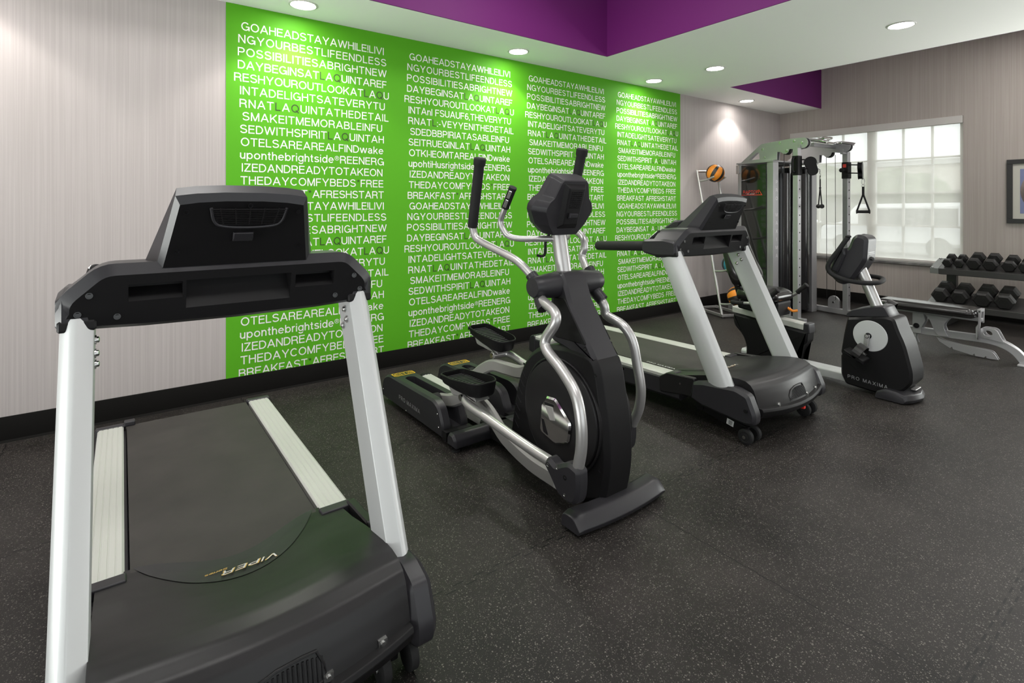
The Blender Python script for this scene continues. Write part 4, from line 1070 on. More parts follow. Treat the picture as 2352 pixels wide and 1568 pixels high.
    for s, pa in ((-1, la), (1, ra)):
        mb = MB(); mb.prism_b(ribbon(pa, 0.075), 'x', s * 0.155, s * 0.195, 0.010)
        pm = mb.build('pedal_arm', M['grey'], R)
        y, z = pa[-1]
        mb = MB(); mb.lathe((s * 0.195, y, z), (s, 0, 0), [(0, 0.04), (0.003, 0.045), (0.04, 0.045), (0.043, 0.04), (0.043, 0)], 24); mb.build('roller', M['rubber'], pm)
    # pedals
    def pedal(s, y0, y1, z0, z1, cx):
        # y0 front, y1 rear; tub with raised rim, higher toward the toe
        L = y1 - y0; ang = math.atan2(z1 - z0, L)
        T = Matrix.Translation((s * cx, (y0 + y1) / 2, (z0 + z1) / 2)) @ Matrix.Rotation(ang, 4, 'X')
        h = L / 2
        base = [(-0.056, -h + 0.015), (0.056, -h + 0.015), (0.088, -h + 0.07), (0.093, 0.02), (0.082, h - 0.02), (0.055, h), (-0.055, h), (-0.082, h - 0.02), (-0.093, 0.02), (-0.088, -h + 0.07)]
        o = rounded(base, 0.035, 4); i = inset(o, 0.010)
        rim = lambda y: 0.032 + 0.022 * max(0.0, min(1.0, (0.10 - y) / 0.2))
        lo = inset(o, 0.012)
        mb = MB(T)
        mb.loft([[(x, y, -0.022) for x, y in inset(o, 0.02)], [(x, y, -0.012) for x, y in lo], [(x, y, rim(y) - 0.004) for x, y in o], [(x, y, rim(y)) for x, y in inset(o, 0.003)],
                 [(x, y, rim(y)) for x, y in inset(o, 0.008)], [(x, y, 0.006) for x, y in i]])
        # lip hooks down at the heel
        mb.loft([[(-0.062, h - 0.012, 0.024), (-0.062, h + 0.016, 0.018), (-0.062, h + 0.018, -0.006), (-0.062, h + 0.010, -0.004), (-0.062, h + 0.006, 0.010)],
                 [(0.062, h - 0.012, 0.024), (0.062, h + 0.016, 0.018), (0.062, h + 0.018, -0.006), (0.062, h + 0.010, -0.004), (0.062, h + 0.006, 0.010)]])
        p = mb.build('foot_pedal', M['black'], R, angle=40)
        mb = MB(T)
        for k in range(14):
            y = -h + 0.06 + k * (L - 0.09) / 13; w = 0.068 if abs(y) < h - 0.06 else 0.054
            mb.box(-w, w, y - 0.006, y + 0.006, 0.004, 0.0105)
        mb.build('tread_rib', M['char'], p)
        mb = MB(T)
        mb.prism_b(rounded([(-h + 0.10, -0.020), (-h + 0.06, -0.05), (h - 0.08, -0.075), (h - 0.03, -0.02)], 0.01), 'x', -0.045, 0.045, 0.006)
        mb.build('pedal_bracket', M['grey'], p)
    pedal(-1, 0.655, 1.045, 0.380, 0.372, 0.235)
    pedal(1, 1.115, 1.505, 0.425, 0.492, 0.230)
    mb = MB(); mb.cyl((-0.16, 0.838, 0.322), (-0.30, 0.838, 0.322), 0.017, n=16); mb.build('pedal_axle', M['steel'], R)
    mb = MB(); mb.cyl((0.16, 1.225, 0.378), (0.30, 1.225, 0.378), 0.017, n=16); mb.build('pedal_axle', M['steel'], R)
    # base: main beam, feet
    mb = MB(); mb.prism_b(rounded([(0.02, 0.03), (0.02, 0.085), (0.60, 0.10), (1.0, 0.10), (1.0, 0.03)], 0.01), 'x', -0.075, 0.075, 0.008); mb.build('base_beam', M['black'], R)
    mb = MB()
    rings = []
    sec = [(-0.050, 0.014), (-0.060, 0.036), (-0.030, 0.078), (-0.014, 0.085), (0.030, 0.085), (0.046, 0.075), (0.056, 0.020), (0.04, 0.014)]
    for k in range(21):
        u = k / 20; x = -0.270 + 0.540 * u; a = abs(x) / 0.27
        e = max(0.0, (a - 0.93) / 0.07)
        sag = 0.022 * a * a
        rings.append([(x, y + sag + 0.0, z * (1 - 0.25 * e) + 0.004 * e) for y, z in sec])
    mb.loft(rings); fs_ = mb.build('front_stabilizer', M['char'], R, bevel=0.004)
    for s in (-1, 1):
        mb = MB(); mb.cyl((s * 0.215, 0.03, 0.0), (s * 0.215, 0.03, 0.02), 0.020, n=18); mb.build('levelling_foot', M['rubber'], fs_)
    mb = MB(); mb.prism_b(rounded([(0.885, 0.028), (0.885, 0.075), (0.91, 0.10), (0.955, 0.10), (0.975, 0.075), (0.975, 0.028)], 0.010), 'x', -0.305, 0.305, 0.012); ms = mb.build('middle_stabilizer', M['char'], R)
    for s in (-1, 1):
        mb = MB(); mb.cyl((s * 0.27, 0.93, 0.0), (s * 0.27, 0.93, 0.012), 0.024, n=18); mb.cyl((s * 0.27, 0.93, 0.01), (s * 0.27, 0.93, 0.032), 0.008, n=12); mb.build('levelling_foot', M['rubber'], ms)
    # rail housings at the rear
    for s in (-1, 1):
        pr = rounded([(1.035, 0.035), (1.025, 0.10), (1.075, 0.195), (1.14, 0.222), (1.78, 0.205), (1.86, 0.165), (1.895, 0.060), (1.87, 0.035)], [0.01, 0.03, 0.04, 0.04, 0.05, 0.03, 0.02, 0.01], 4)
        mb = MB(); mb.prism_b(pr, 'x', s * 0.128, s * 0.300, 0.012); rh = mb.build('rail_housing', M['char'], R)
        c = MB(); c.prism(rounded([(0.180 * s, 0.90), (0.180 * s, 1.63), (0.215 * s, 1.65), (0.248 * s, 1.63), (0.248 * s, 0.90)], [0, 0.02, 0.01, 0.02, 0]), 'z', 0.085, 0.32); cut(rh, c)
        mb = MB(); mb.box(min(s * 0.13, s * 0.30), max(s * 0.13, s * 0.30), 0.985, 1.03, 0.035, 0.085); mb.build('rail_bracket', M['black'], rh)
        mb = MB()
        text_into(mb, 'PRO MAXIMA', 0.026, ((-1) * 0.3008, 1.60, 0.095) if s < 0 else (0.3008, 1.22, 0.095), (0, -1, -0.02) if s < 0 else (0, 1, -0.02), (0, 0, 1), gap=0.32, xs=1.15)
        mb.build('rail_lettering', M['greyprint'], rh)
        for y, z in ((1.86, 0.085), (1.075, 0.085), (1.09, 0.155), (1.50, 0.048)):
            mb = MB(); mb.lathe((s * 0.2995, y, z), (s, 0, 0), [(0, 0.006), (0.002, 0.005), (0.002, 0.0)], 12); mb.build('housing_screw', M['steel'], rh)
        # warning sticker
        mb = MB()
        y0_, y1_ = 1.685, 1.755; zt = lambda y: 0.2088 + (1.755 - y) * 0.027
        q = rounded([(s * 0.215 - 0.075, y0_), (s * 0.215 + 0.075, y0_), (s * 0.215 + 0.075, y1_), (s * 0.215 - 0.075, y1_)], 0.012, 3)
        q2 = inset(q, 0.005)
        a = [mb.bm.verts.new((x, y, zt(y))) for x, y in q]; b_ = [mb.bm.verts.new((x, y, zt(y))) for x, y in q2]
        for k in range(len(q)): mb._f((a[k], a[(k + 1) % len(q)], b_[(k + 1) % len(q)], b_[k]))
        text_into(mb, 'NOT A STEP', 0.038, (s * 0.215 + 0.066, 1.700 + 0.038, zt(1.735) + 0.0002), (-1, 0, 0), (0, -1, 0.027), width=0.132)
        mb.build('warning_sticker', M['yellow'], rh)
    mb = MB(); mb.prism([(-0.048, 0.125), (-0.030, 0.142), (-0.026, 0.140), (-0.010, 0.144), (-0.006, 0.142), (0.006, 0.142), (0.010, 0.144), (0.026, 0.140), (0.030, 0.142), (0.048, 0.125), (0.048, 0.05), (-0.048, 0.05)], 'y', 1.02, 1.80); mb.build('centre_beam', M['rail'], R, angle=20)
    for y0_, y1_ in ((0.985, 1.022), (1.798, 1.83)):
        mb = MB(); mb.prism_b(rounded([(-0.054, 0.035), (-0.054, 0.13), (-0.030, 0.148), (0.030, 0.148), (0.054, 0.13), (0.054, 0.035)], 0.008), 'y', y0_, y1_, 0.005); mb.build('beam_cap', M['black'], R)
    # mast and console
    mb = MB(); mb.tube([(0, 0.350, 0.985), (0, 0.385, 1.15), (0, 0.408, 1.26), (0, 0.42, 1.31)], 0.038, 20, smooth=False); mb.build('mast', M['silver'], R)
    O = Vector((0.0, 0.366, 1.188)); U = Vector((0, -0.30, 0.954)); Nn = Vector((0, 0.954, 0.30))
    def cp(w, h, d): return O + Vector((1, 0, 0)) * w + U * h + Nn * d
    rear = [(-0.090, 0.000), (-0.152, 0.050), (-0.190, 0.115), (-0.190, 0.140), (-0.170, 0.172), (-0.138, 0.192), (-0.102, 0.278), (-0.085, 0.292), (0.085, 0.292), (0.102, 0.278), (0.138, 0.192), (0.170, 0.172), (0.190, 0.140), (0.190, 0.115), (0.152, 0.050), (0.090, 0.0)]
    frt = [(-0.075, 0.008), (-0.118, 0.060), (-0.150, 0.122), (-0.150, 0.145), (-0.136, 0.174), (-0.114, 0.194), (-0.088, 0.268), (-0.074, 0.282), (0.074, 0.282), (0.088, 0.268), (0.114, 0.194), (0.136, 0.174), (0.150, 0.145), (0.150, 0.122), (0.118, 0.060), (0.075, 0.008)]
    rear = rounded(rear, 0.005, 2); frt = rounded(frt, 0.005, 2)
    mb = MB(); mb.loft([[cp(w, h, -0.015) for w, h in inset(frt, 0.004)], [cp(w, h, -0.010) for w, h in frt], [cp(w * 0.98, h, 0.040) for w, h in rear], [cp(w, h, 0.045) for w, h in rear], [cp(w, h, 0.080) for w, h in rear], [cp(w, h, 0.087) for w, h in inset(rear, 0.006)]])
    cn = mb.build('console', M['char'], R, angle=18)
    mb = MB(); mb.loft([[cp(w, h, -0.038) for w, h in ((-0.044, 0.07), (0.044, 0.07), (0.050, 0.25), (-0.050, 0.25))], [cp(w, h, -0.008) for w, h in ((-0.068, 0.035), (0.068, 0.035), (0.072, 0.270), (-0.072, 0.270))]]); hump = mb.build('console_spine', M['black'], cn, bevel=0.006)
    mb = MB()
    for r in range(9):
        for c in range(5):
            mb.obox(cp(-0.028 + c * 0.014, 0.155 + r * 0.0095, -0.0385), (0.009, 0.0045, 0.003), Matrix((Vector((1, 0, 0)), U, Nn)).transposed())
    mb.build('speaker_grille', M['gloss'], cn)
    mb = MB(); mb.loft([[cp(w, h, -0.038) for w, h in ((-0.026, 0.098), (0.026, 0.098), (0.026, 0.130), (-0.026, 0.130))], [cp(w, h, -0.052) for w, h in ((-0.023, 0.108), (0.023, 0.108), (0.024, 0.128), (-0.024, 0.128))]]); mb.build('latch', M['char'], cn, bevel=0.003)
    mb = MB(); mb.loft([[cp(w, h, 0.087) for w, h in inset(rear, 0.022)], [cp(w, h, 0.0885) for w, h in inset(rear, 0.022)]]); mb.build('screen', M['gloss'], cn)
    # fixed grips with pulse sensors
    for s in (-1, 1):
        mb = MB(); mb.tube([(s * 0.02, 0.405, 1.172), (s * 0.09, 0.445, 1.172), (s * 0.155, 0.500, 1.172), (s * 0.195, 0.545, 1.185), (s * 0.213, 0.575, 1.225), (s * 0.218, 0.582, 1.262), (s * 0.218, 0.560, 1.300), (s * 0.216, 0.535, 1.345)], 0.0150, 14, seg=6)
        fg = mb.build('fixed_grip', M['silver'], R)
        a = Vector((s * 0.2165, 0.548, 1.322)); b_ = Vector((s * 0.214, 0.482, 1.425)); d = (b_ - a).normalized(); L = (b_ - a).length
        mb = MB(); mb.lathe(a, d, [(0, 0.016), (0.002, 0.019), (L - 0.016, 0.019), (L - 0.012, 0.0205), (L - 0.002, 0.0195), (L, 0.012), (L, 0.0)], 18); mb.build('pulse_sleeve', M['rubber'], fg)
        mb = MB()
        side = Vector((-0.80, -0.50, -0.33)).normalized()
        for p_, q_ in ((0.10, 0.45), (0.52, 0.86)):
            c0 = a + (b_ - a) * p_ + side * 0.0155; c1 = a + (b_ - a) * q_ + side * 0.0155
            mb.bar(c0, c1, 0.016, 0.010, side)
        mb.build('pulse_sensor', M['chrome'], fg, bevel=0.002)
    mb = MB(); mb.tube([(-0.035, 0.42, 1.20), (-0.045, 0.44, 1.16), (-0.045, 0.445, 1.10), (-0.06, 0.45, 1.085), (-0.085, 0.46, 1.09)], 0.007, 8, seg=3); mb.build('cable_hook', M['black'], R)
    return R
elliptical((1.735, 1.575, 0))
# ------------------------------------------------------------------ recumbent exercise bike
def recumbent(loc):
    R = thing('recumbent_bike', 'black recumbent exercise bike with silver crank disc, behind the far treadmill', 'exercise bike', loc)
    body = [(0.262, 0.520), (0.285, 0.40), (0.305, 0.262), (0.298, 0.245), (0.305, 0.235), (0.305, 0.100), (0.272, 0.036), (0.02, 0.020), (-0.085, 0.080), (-0.132, 0.140), (-0.134, 0.215), (-0.092, 0.395), (-0.055, 0.480), (-0.030, 0.560), (0.02, 0.568), (0.15, 0.545)]
    body = rounded(body, [0.012, 0, 0.004, 0.002, 0.004, 0.02, 0.015, 0.03, 0.02, 0.02, 0.03, 0.06, 0.03, 0.02, 0.03, 0.05], 3)
    mb = MB(); mb.prism_b(body, 'x', -0.125, 0.125, 0.020, 0.014); bd = mb.build('body_shroud', M['black'], R, bevel=0.004)
    cap = rounded([(0.282, 0.520), (0.280, 0.548), (0.24, 0.580), (0.16, 0.608), (0.06, 0.632), (0.035, 0.630), (0.005, 0.572), (-0.015, 0.552), (0.03, 0.548), (0.15, 0.540)], 0.012, 3)
    mb = MB(); mb.prism_b(cap, 'x', -0.092, 0.092, 0.014, 0.006); mb.build('neck_cap', M['char'], R, bevel=0.003)
    for s in (-1, 1):
        mb = MB(); mb.lathe((s * 0.118, 0.112, 0.418), (s, 0, 0), [(0, 0.108), (0.008, 0.108), (0.0105, 0.105), (0.012, 0.0)], 48); dk = mb.build('crank_disc', M['silver'] if s > 0 else M['white'], R)
        mb = MB(); mb.lathe((s * 0.128, 0.121, 0.418), (s, 0, 0), [(0, 0.021), (0.006, 0.021), (0.007, 0.014), (0.03, 0.014), (0.03, 0.0)], 24); mb.build('crank_hub', M['gloss'], dk)
        e = (0.121 + s * (-0.016), 0.418 + s * 0.132)
        mb = MB()
        pth = [(0.121, 0.418), (0.121 + (e[0] - 0.121) * 1.04, 0.418 + (e[1] - 0.418) * 1.04)]
        mb.prism_b(rounded(ribbon([(pth[0][0], pth[0][1] - s * 0.012), (0.121 + (e[0] - 0.121) * 0.5, (0.418 + e[1]) / 2), pth[1]], [0.034, 0.024]), 0.008), 'x', s * 0.140, s * 0.158, 0.004)
        mb.cyl((s * 0.156, 0.121, 0.418), (s * 0.162, 0.121, 0.418), 0.011, n=16)
        ca = mb.build('crank_arm', M['silver'], R, bevel=0.002)
        # pedal with strap
        T = Matrix.Translation((s * 0.222, e[0] + 0.02, e[1])) @ Matrix.Rotation(math.radians(28), 4, 'X') @ Matrix.Scale(1.25, 4)
        mb = MB(T); mb.prism_b(rounded([(-0.055, -0.012), (0.055, -0.020), (0.062, 0.004), (-0.05, 0.014)], 0.006), 'x', -0.046, 0.046, 0.006); mb.cyl((-s * 0.05, 0, 0), (s * 0.046, 0, 0), 0.009, n=12)
        pd = mb.build('pedal', M['black'], R)
        mb = MB(T)
        pts = []
        for k in range(13):
            a = PI * k / 12; pts.append((math.cos(a) * 0.052, 0.0, 0.010 + math.sin(a) * 0.060))
        up_ = [(x, y - 0.022, z) for x, y, z in pts]; dn = [(x, y + 0.022, z) for x, y, z in pts]
        for i in range(12):
            A, B, C_, D_ = [Vector(v) for v in (up_[i], up_[i + 1], dn[i + 1], dn[i])]
            mid = Vector((0, 0, 0.010)); th = 0.003
            f = lambda v: v + (Vector((v.x, 0, v.z - 0.010))).normalized() * th
            mb.loft([[A, B, C_, D_], [f(A), f(B), f(C_), f(D_)]])
        bmesh.ops.remove_doubles(mb.bm, verts=mb.bm.verts, dist=0.0003)
        mb.build('pedal_strap', M['vinyl'], pd)
    mb = MB(); text_into(mb, 'PRO MAXIMA', 0.024, (-0.1258, 0.255, 0.088), (0, -1, -0.06), (0, 0, 1), width=0.25); mb.build('body_lettering', M['greyprint'], bd)
    # mast
    mb = MB(); mb.tube([(0, 0.108, 0.60), (0, 0.262, 0.985)], 0.037, 22, smooth=False); mb.build('mast', M['silver'], R)
    # console
    con = rounded([(0.150, 0.945), (0.170, 0.905), (0.235, 0.795), (0.300, 0.752), (0.345, 0.762), (0.392, 0.812), (0.360, 0.905), (0.330, 0.965), (0.268, 1.030), (0.245, 1.100), (0.215, 1.128), (0.165, 1.120), (0.140, 1.095)], 0.016, 3)
    mb = MB(); mb.prism_b(con, 'x', -0.092, 0.092, 0.022); cn = mb.build('console', M['char'], R, angle=26)
    mb = MB(); mb.prism_b(rounded([(0.385, 0.85), (0.345, 0.99), (0.29, 1.03), (0.275, 0.98), (0.33, 0.84)], 0.012), 'x', -0.118, 0.118, 0.012); mb.build('console_wing', M['char'], cn)
    mb = MB()
    for k in range(10): mb.box(-0.055, 0.055, 0.146 + 0.0, 0.152, 0.985 + k * 0.011, 0.990 + k * 0.011)
    mb.build('speaker_grille', M['gloss'], cn)
    mb = MB(); mb.cyl((0.0, 0.158, 0.955), (0.0, 0.138, 0.950), 0.016, 0.013, 16); mb.build('console_knob', M['gloss'], cn)
    # looped handlebar
    hb = [(-0.140, 0.245, 1.108), (-0.150, 0.268, 1.070), (-0.158, 0.300, 1.015), (-0.165, 0.352, 0.935), (-0.165, 0.372, 0.880), (-0.160, 0.350, 0.835), (-0.150, 0.270, 0.800), (-0.115, 0.165, 0.785), (-0.04, 0.105, 0.785), (0.04, 0.095, 0.792), (0.115, 0.115, 0.800), (0.150, 0.165, 0.805), (0.160, 0.265, 0.812), (0.165, 0.350, 0.838), (0.165, 0.372, 0.88), (0.165, 0.352, 0.935), (0.158, 0.300, 1.015), (0.150, 0.268, 1.07), (0.140, 0.245, 1.108)]
    mb = MB(); mb.tube(hb, 0.0165, 14, seg=5); h = mb.build('handlebar', M['rubber'], R)
    for s in (-1, 1):
        mb = MB(); mb.sphere((s * 0.140, 0.245, 1.112), 0.020, 12, (1, 1, 0.6)); mb.build('grip_end', M['black'], h)
    # floor rail and front foot
    mb = MB(); mb.prism_b(rounded([(-0.050, 0.030), (-0.055, 0.085), (-0.042, 0.105), (0.042, 0.105), (0.055, 0.085), (0.050, 0.030)], 0.006), 'y', 0.20, 1.12, 0.004); mb.build('floor_rail', M['white'], R)
    mb = MB()
    sec = [(-0.150, 0.006), (-0.165, 0.030), (-0.150, 0.062), (-0.10, 0.082), (-0.035, 0.085), (0.01, 0.06), (0.02, 0.006)]
    mb.loft([[(x, y + 0.055 * (abs(x) / 0.165) ** 2, z * k) for y, z in sec] for x, k in ((-0.165, 0.72), (-0.155, 0.95), (-0.10, 1), (0, 1), (0.10, 1), (0.155, 0.95), (0.165, 0.72))])
    mb.build('front_foot', M['char'], R, bevel=0.006)
    mb = MB(); mb.box(-0.05, 0.05, -0.135, -0.105, 0.084, 0.092); mb.build('foot_plate', M['silver'], R, bevel=0.003)
    # seat pedestal, slide rail
    ped = rounded([(0.62, 0.0), (0.645, 0.06), (0.640, 0.15), (0.600, 0.235), (0.570, 0.265), (0.565, 0.345), (1.19, 0.395), (1.19, 0.300), (1.10, 0.22), (1.07, 0.13), (1.085, 0.0)], [0.01, 0.02, 0.05, 0.04, 0.02, 0.01, 0.01, 0.05, 0.06, 0.03, 0.01], 4)
    mb = MB(); mb.prism_b(ped, 'x', -0.062, 0.062, 0.014); mb.build('seat_pedestal', M['black'], R)
    mb = MB(); mb.prism_b([(0.590, 0.350), (0.590, 0.402), (1.21, 0.452), (1.21, 0.400)], 'x', -0.045, 0.045, 0.006); sr = mb.build('seat_rail', M['rail'], R)
    mb = MB(); mb.prism_b(rounded([(0.555, 0.335), (0.560, 0.408), (0.600, 0.412), (0.605, 0.338)], 0.006), 'x', -0.052, 0.052, 0.006); mb.build('rail_end_cap', M['char'], sr)
    mb = MB(); mb.box(-0.30, 0.30, 1.04, 1.11, 0.0, 0.035); mb.build('rear_foot', M['char'], R, bevel=0.008)
    # seat carriage, seat, backrest, side handles
    mb = MB(); mb.prism_b(rounded([(0.78, 0.43), (0.77, 0.555), (1.08, 0.575), (1.12, 0.50), (1.12, 0.46)], 0.02), 'x', -0.115, 0.115, 0.014); mb.build('seat_carriage', M['black'], R)
    mb = MB()
    o = rounded([(-0.15, 0.765), (0.15, 0.765), (0.215, 0.87), (0.205, 1.10), (-0.205, 1.10), (-0.215, 0.87)], 0.075, 5)
    zt = lambda x, y: 0.630 + 0.012 * (x / 0.2) ** 2 - 0.012 * max(0, (0.87 - y) / 0.1)
    mb.loft([[(x, y, 0.555) for x, y in inset(o, 0.02)], [(x, y, 0.565) for x, y in inset(o, 0.003)], [(x, y, 0.600) for x, y in o], [(x, y, zt(x, y) - 0.010) for x, y in inset(o, 0.010)], [(x, y, zt(x, y)) for x, y in inset(o, 0.035)], [(x, y, zt(x, y) + 0.003) for x, y in inset(o, 0.09)]])
    mb.build('seat', M['vinyl'], R, angle=60)
    mb = MB()
    bo = rounded([(-0.165, 0.0), (0.165, 0.0), (0.20, 0.14), (0.17, 0.40), (-0.17, 0.40), (-0.20, 0.14)], 0.06, 4)
    def bp(x, h, d):
        y = 1.118 + h * 0.30; z = 0.640 + h * 0.95
        bul = 0.035 * math.exp(-((h - 0.08) / 0.10) ** 2)
        return (x, y - d * 0.96 - (bul if d > 0.05 else 0), z + d * 0.27)
    mb.loft([[bp(x, h_, -0.012) for x, h_ in inset(bo, 0.012)], [bp(x, h_, 0.0) for x, h_ in bo], [bp(x, h_, 0.05) for x, h_ in bo], [bp(x, h_, 0.068) for x, h_ in inset(bo, 0.018)], [bp(x, h_, 0.078) for x, h_ in inset(bo, 0.055)]])
    mb.build('backrest', M['vinyl'], R, angle=60)
    mb = MB(); mb.prism_b(rounded([(1.08, 0.50), (1.22, 0.90), (1.26, 0.90), (1.14, 0.48)], 0.01), 'x', -0.06, 0.06, 0.008); mb.build('backrest_bracket', M['black'], R)
    for s in (-1, 1):
        mb = MB(); mb.tube([(s * 0.10, 1.10, 0.520), (s * 0.19, 1.11, 0.522), (s * 0.235, 1.09, 0.525), (s * 0.240, 1.02, 0.530), (s * 0.238, 0.88, 0.548), (s * 0.236, 0.80, 0.585), (s * 0.235, 0.735, 0.645)], 0.0125, 12, seg=5)
        sh = mb.build('side_handle', M['silver'], R)
        mb = MB(); mb.lathe((s * 0.2355, 0.785, 0.600), (0, -0.72, 0.69), [(0, 0.014), (0.002, 0.0185), (0.095, 0.0185), (0.098, 0.021), (0.110, 0.021), (0.114, 0.015), (0.114, 0)], 18); mb.build('grip', M['rubber'], sh)
        mb = MB(); mb.tube([(s * 0.13, 1.105, 0.521), (s * 0.19, 1.11, 0.522), (s * 0.235, 1.09, 0.525), (s * 0.2405, 1.03, 0.529), (s * 0.240, 0.985, 0.533)], 0.0175, 12, seg=4); mb.build('sleeve', M['rubber'], sh)
    mb = MB(); mb.tube([(0.06, 0.795, 0.500), (0.07, 0.765, 0.482), (0.085, 0.745, 0.468), (0.10, 0.715, 0.476)], 0.0105, 10, seg=3); lv = mb.build('adjust_lever', M['orangeplastic'], R); lv['label'] = 'orange adjusting lever'
    return R
recumbent((4.37, 1.40, 0))
# ------------------------------------------------------------------ two-stack cable machine in the corner
FT_LOC, FT_RZ = (6.625, 2.85, 0), -0.145
def cable_machine():
    R = thing('cable_machine', 'tall silver and black cable machine with two weight stacks in the corner', 'cable machine', FT_LOC, FT_RZ)
    TH = 1.872
    for s in (-1, 1):
        nm = R
        # tower: rear post, front column, side panel, curved front cover, top plate
        mb = MB(); mb.box(s * 0.405 - 0.018, s * 0.405 + 0.018, 0.785, 0.835, 0.0, TH); mb.build('rear_post', M['frame'], nm, bevel=0.004)
        mb = MB()
        x0, x1 = (-0.425, -0.325) if s < 0 else (0.325, 0.425)
        mb.box(x0, x1, 0.335, 0.385, 0.0, TH)
        mb.box(x0 + (0.012 if s < 0 else 0.0), x1 - (0.012 if s > 0 else 0.0), 0.385, 0.43, 0.0, TH - 0.002)
        fc = mb.build('front_column', M['frame'], nm, bevel=0.004)
        if s < 0:
            mb = MB()
            for i, ch in enumerate('PRO MAXIMA'):
                if ch != ' ':
                    w = glyph(ch)[2] * 0.040
                    text_into(mb, ch, 0.042, (-0.362 - w / 2, 0.3345, 1.60 - i * 0.098), (1, 0, 0), (0, 0, 1))
            mb.build('column_lettering', M['whiteprint'], fc)
        mb = MB(); mb.box(s * 0.418 - 0.006, s * 0.418 + 0.006, 0.432, 0.783, 0.05, TH - 0.03); sp = mb.build('side_panel', M['panel'], nm)
        if s < 0:
            X_ = -0.4249
            mb = MB()
            text_into(mb, 'RAPTOR', 0.040, (X_, 0.755, 1.487), (0, -1, 0), (0, 0, 1), width=0.225, slant=0.0)
            mb.prism([(0.775, 1.468), (0.775, 1.474), (0.535, 1.474), (0.495, 1.474), (0.535, 1.535), (0.528, 1.535), (0.480, 1.466)], 'x', X_ - 0.0002, X_)
            mb.build('panel_logo', M['redprint'], sp)
            mb = MB(); text_into(mb, 'PRO MAXIMA', 0.010, (X_, 0.70, 1.4765), (0, -1, 0), (0, 0, 1), width=0.11); mb.build('panel_lettering', M['whiteprint'], sp)
        # curved black cover around the weight stack
        mb = MB()
        xa, xb = (-0.322, -0.045) if s < 0 else (0.045, 0.322)
        pts = []
        for k in range(15):
            t = k / 14; x = xa + (xb - xa) * t
            pts.append((x, 0.385 - 0.085 * math.sin(PI * t) ** 0.8))
        pts += [(xb, 0.78), (xa, 0.78)]
        mb.prism(pts, 'z', 0.05, 1.73); mb.build('stack_cover', M['gloss'], nm, angle=50)
        for k in (-1, 1):
            mb = MB(); mb.cyl(((xa + xb) / 2 + k * 0.05, 0.50, 1.725), ((xa + xb) / 2 + k * 0.05, 0.50, TH - 0.012), 0.011, n=12); mb.build('guide_rod', M['chrome'], nm)
        mb = MB(); mb.box(min(s * 0.03, s * 0.44), max(s * 0.03, s * 0.44), 0.325, 0.845, TH - 0.012, TH + 0.006); mb.build('top_plate', M['frame'], nm, bevel=0.003)
        # arm: pair of plates with the pulleys between
        prof = [(0.78, TH + 0.006), (0.49, 2.085), (0.42, 2.092), (0.10, 2.110), (-0.04, 2.108)]
        cap = [(-0.04 + 0.062 * math.cos(a), 2.046 + 0.062 * math.sin(a)) for a in [math.radians(90 + 18 * i) for i in range(1, 10)]]
        prof += cap + [(0.02, 1.978), (0.12, 1.992), (0.135, 1.955), (0.165, 1.938), (0.20, 1.942), (0.225, 1.965), (0.275, 1.970), (0.28, TH + 0.006)]
        xo = s * 0.432
        mb = MB(); mb.prism(prof, 'x', xo - 0.004, xo + 0.004)
        pl = mb.build('arm_plate', M['frame'], nm, bevel=0.002)
        c = MB(); c.prism(rounded([(0.668, 1.903), (0.548, 1.992), (0.518, 1.985), (0.510, 1.903)], 0.010), 'x', xo - 0.02, xo + 0.02); cut(pl, c)
        xi = s * 0.385
        mb = MB(); mb.prism(prof, 'x', xi - 0.004, xi + 0.004); pl2 = mb.build('arm_plate', M['frame'], nm, bevel=0.002)
        c = MB(); c.prism(rounded([(0.668, 1.903), (0.548, 1.992), (0.518, 1.985), (0.510, 1.903)], 0.010), 'x', xi - 0.02, xi + 0.02); cut(pl2, c)
        for y, z in ((-0.04, 2.046), (0.165, 1.985)):
            mb = MB(); mb.cyl((xi + s * 0.006, y, z), (xo - s * 0.006, y, z), 0.056, n=28); mb.build('arm_pulley', M['black'], nm)
        for y, z in ((-0.035, 2.05), (0.06, 2.075), (0.155, 1.975), (0.24, 2.075), (0.44, 1.92), (0.47, 2.02)):
            mb = MB(); mb.lathe((xo + s * 0.004, y, z), (s, 0, 0), [(0, 0.016), (0.003, 0.016), (0.004, 0.010), (0.010, 0.009), (0.011, 0.0)], 14); mb.build('arm_bolt', M['steel'], pl)
        # square adjustment post with holes
        px = s * 0.478
        mb = MB(); mb.box(px - 0.031, px + 0.031, -0.031, 0.031, 0.05 if s > 0 else 0.0, 1.99); po = mb.build('adjustment_post', M['frame'], nm, bevel=0.005)
        mb = MB(); mb.box(min(px - s * 0.026, s * 0.38), max(px, s * 0.43), -0.02, 0.02, 1.96, 2.02); mb.build('post_bracket', M['frame'], nm, bevel=0.003)
        mb = MB()
        for k in range(16):
            z = 0.25 + k * 0.098
            mb.cyl((px, -0.0315, z), (px, -0.0325, z), 0.008, n=12)
        mb.build('post_hole', M['gloss'], po)['kind'] = 'stuff'
        # floor bar, foot, low pulley guard
        mb = MB(); mb.box(px - 0.030, px + 0.030, -0.10, 0.86, 0.012, 0.072); mb.build('floor_bar', M['frame'], nm, bevel=0.004)
        mb = MB(); mb.box(px - 0.05, px + 0.05, -0.11, -0.03, 0.0, 0.014); mb.build('foot_pad', M['rubber'], nm)
        pr = [(0.08, 0.072)] + [(0.15 + 0.07 * math.cos(a), 0.15 + 0.07 * math.sin(a)) for a in [PI - PI * i / 14 for i in range(15)]] + [(0.22, 0.072)]
        mb = MB(); mb.prism(pr, 'x', px - 0.014, px + 0.014); lg = mb.build('pulley_guard', M['frame'], nm, bevel=0.003)
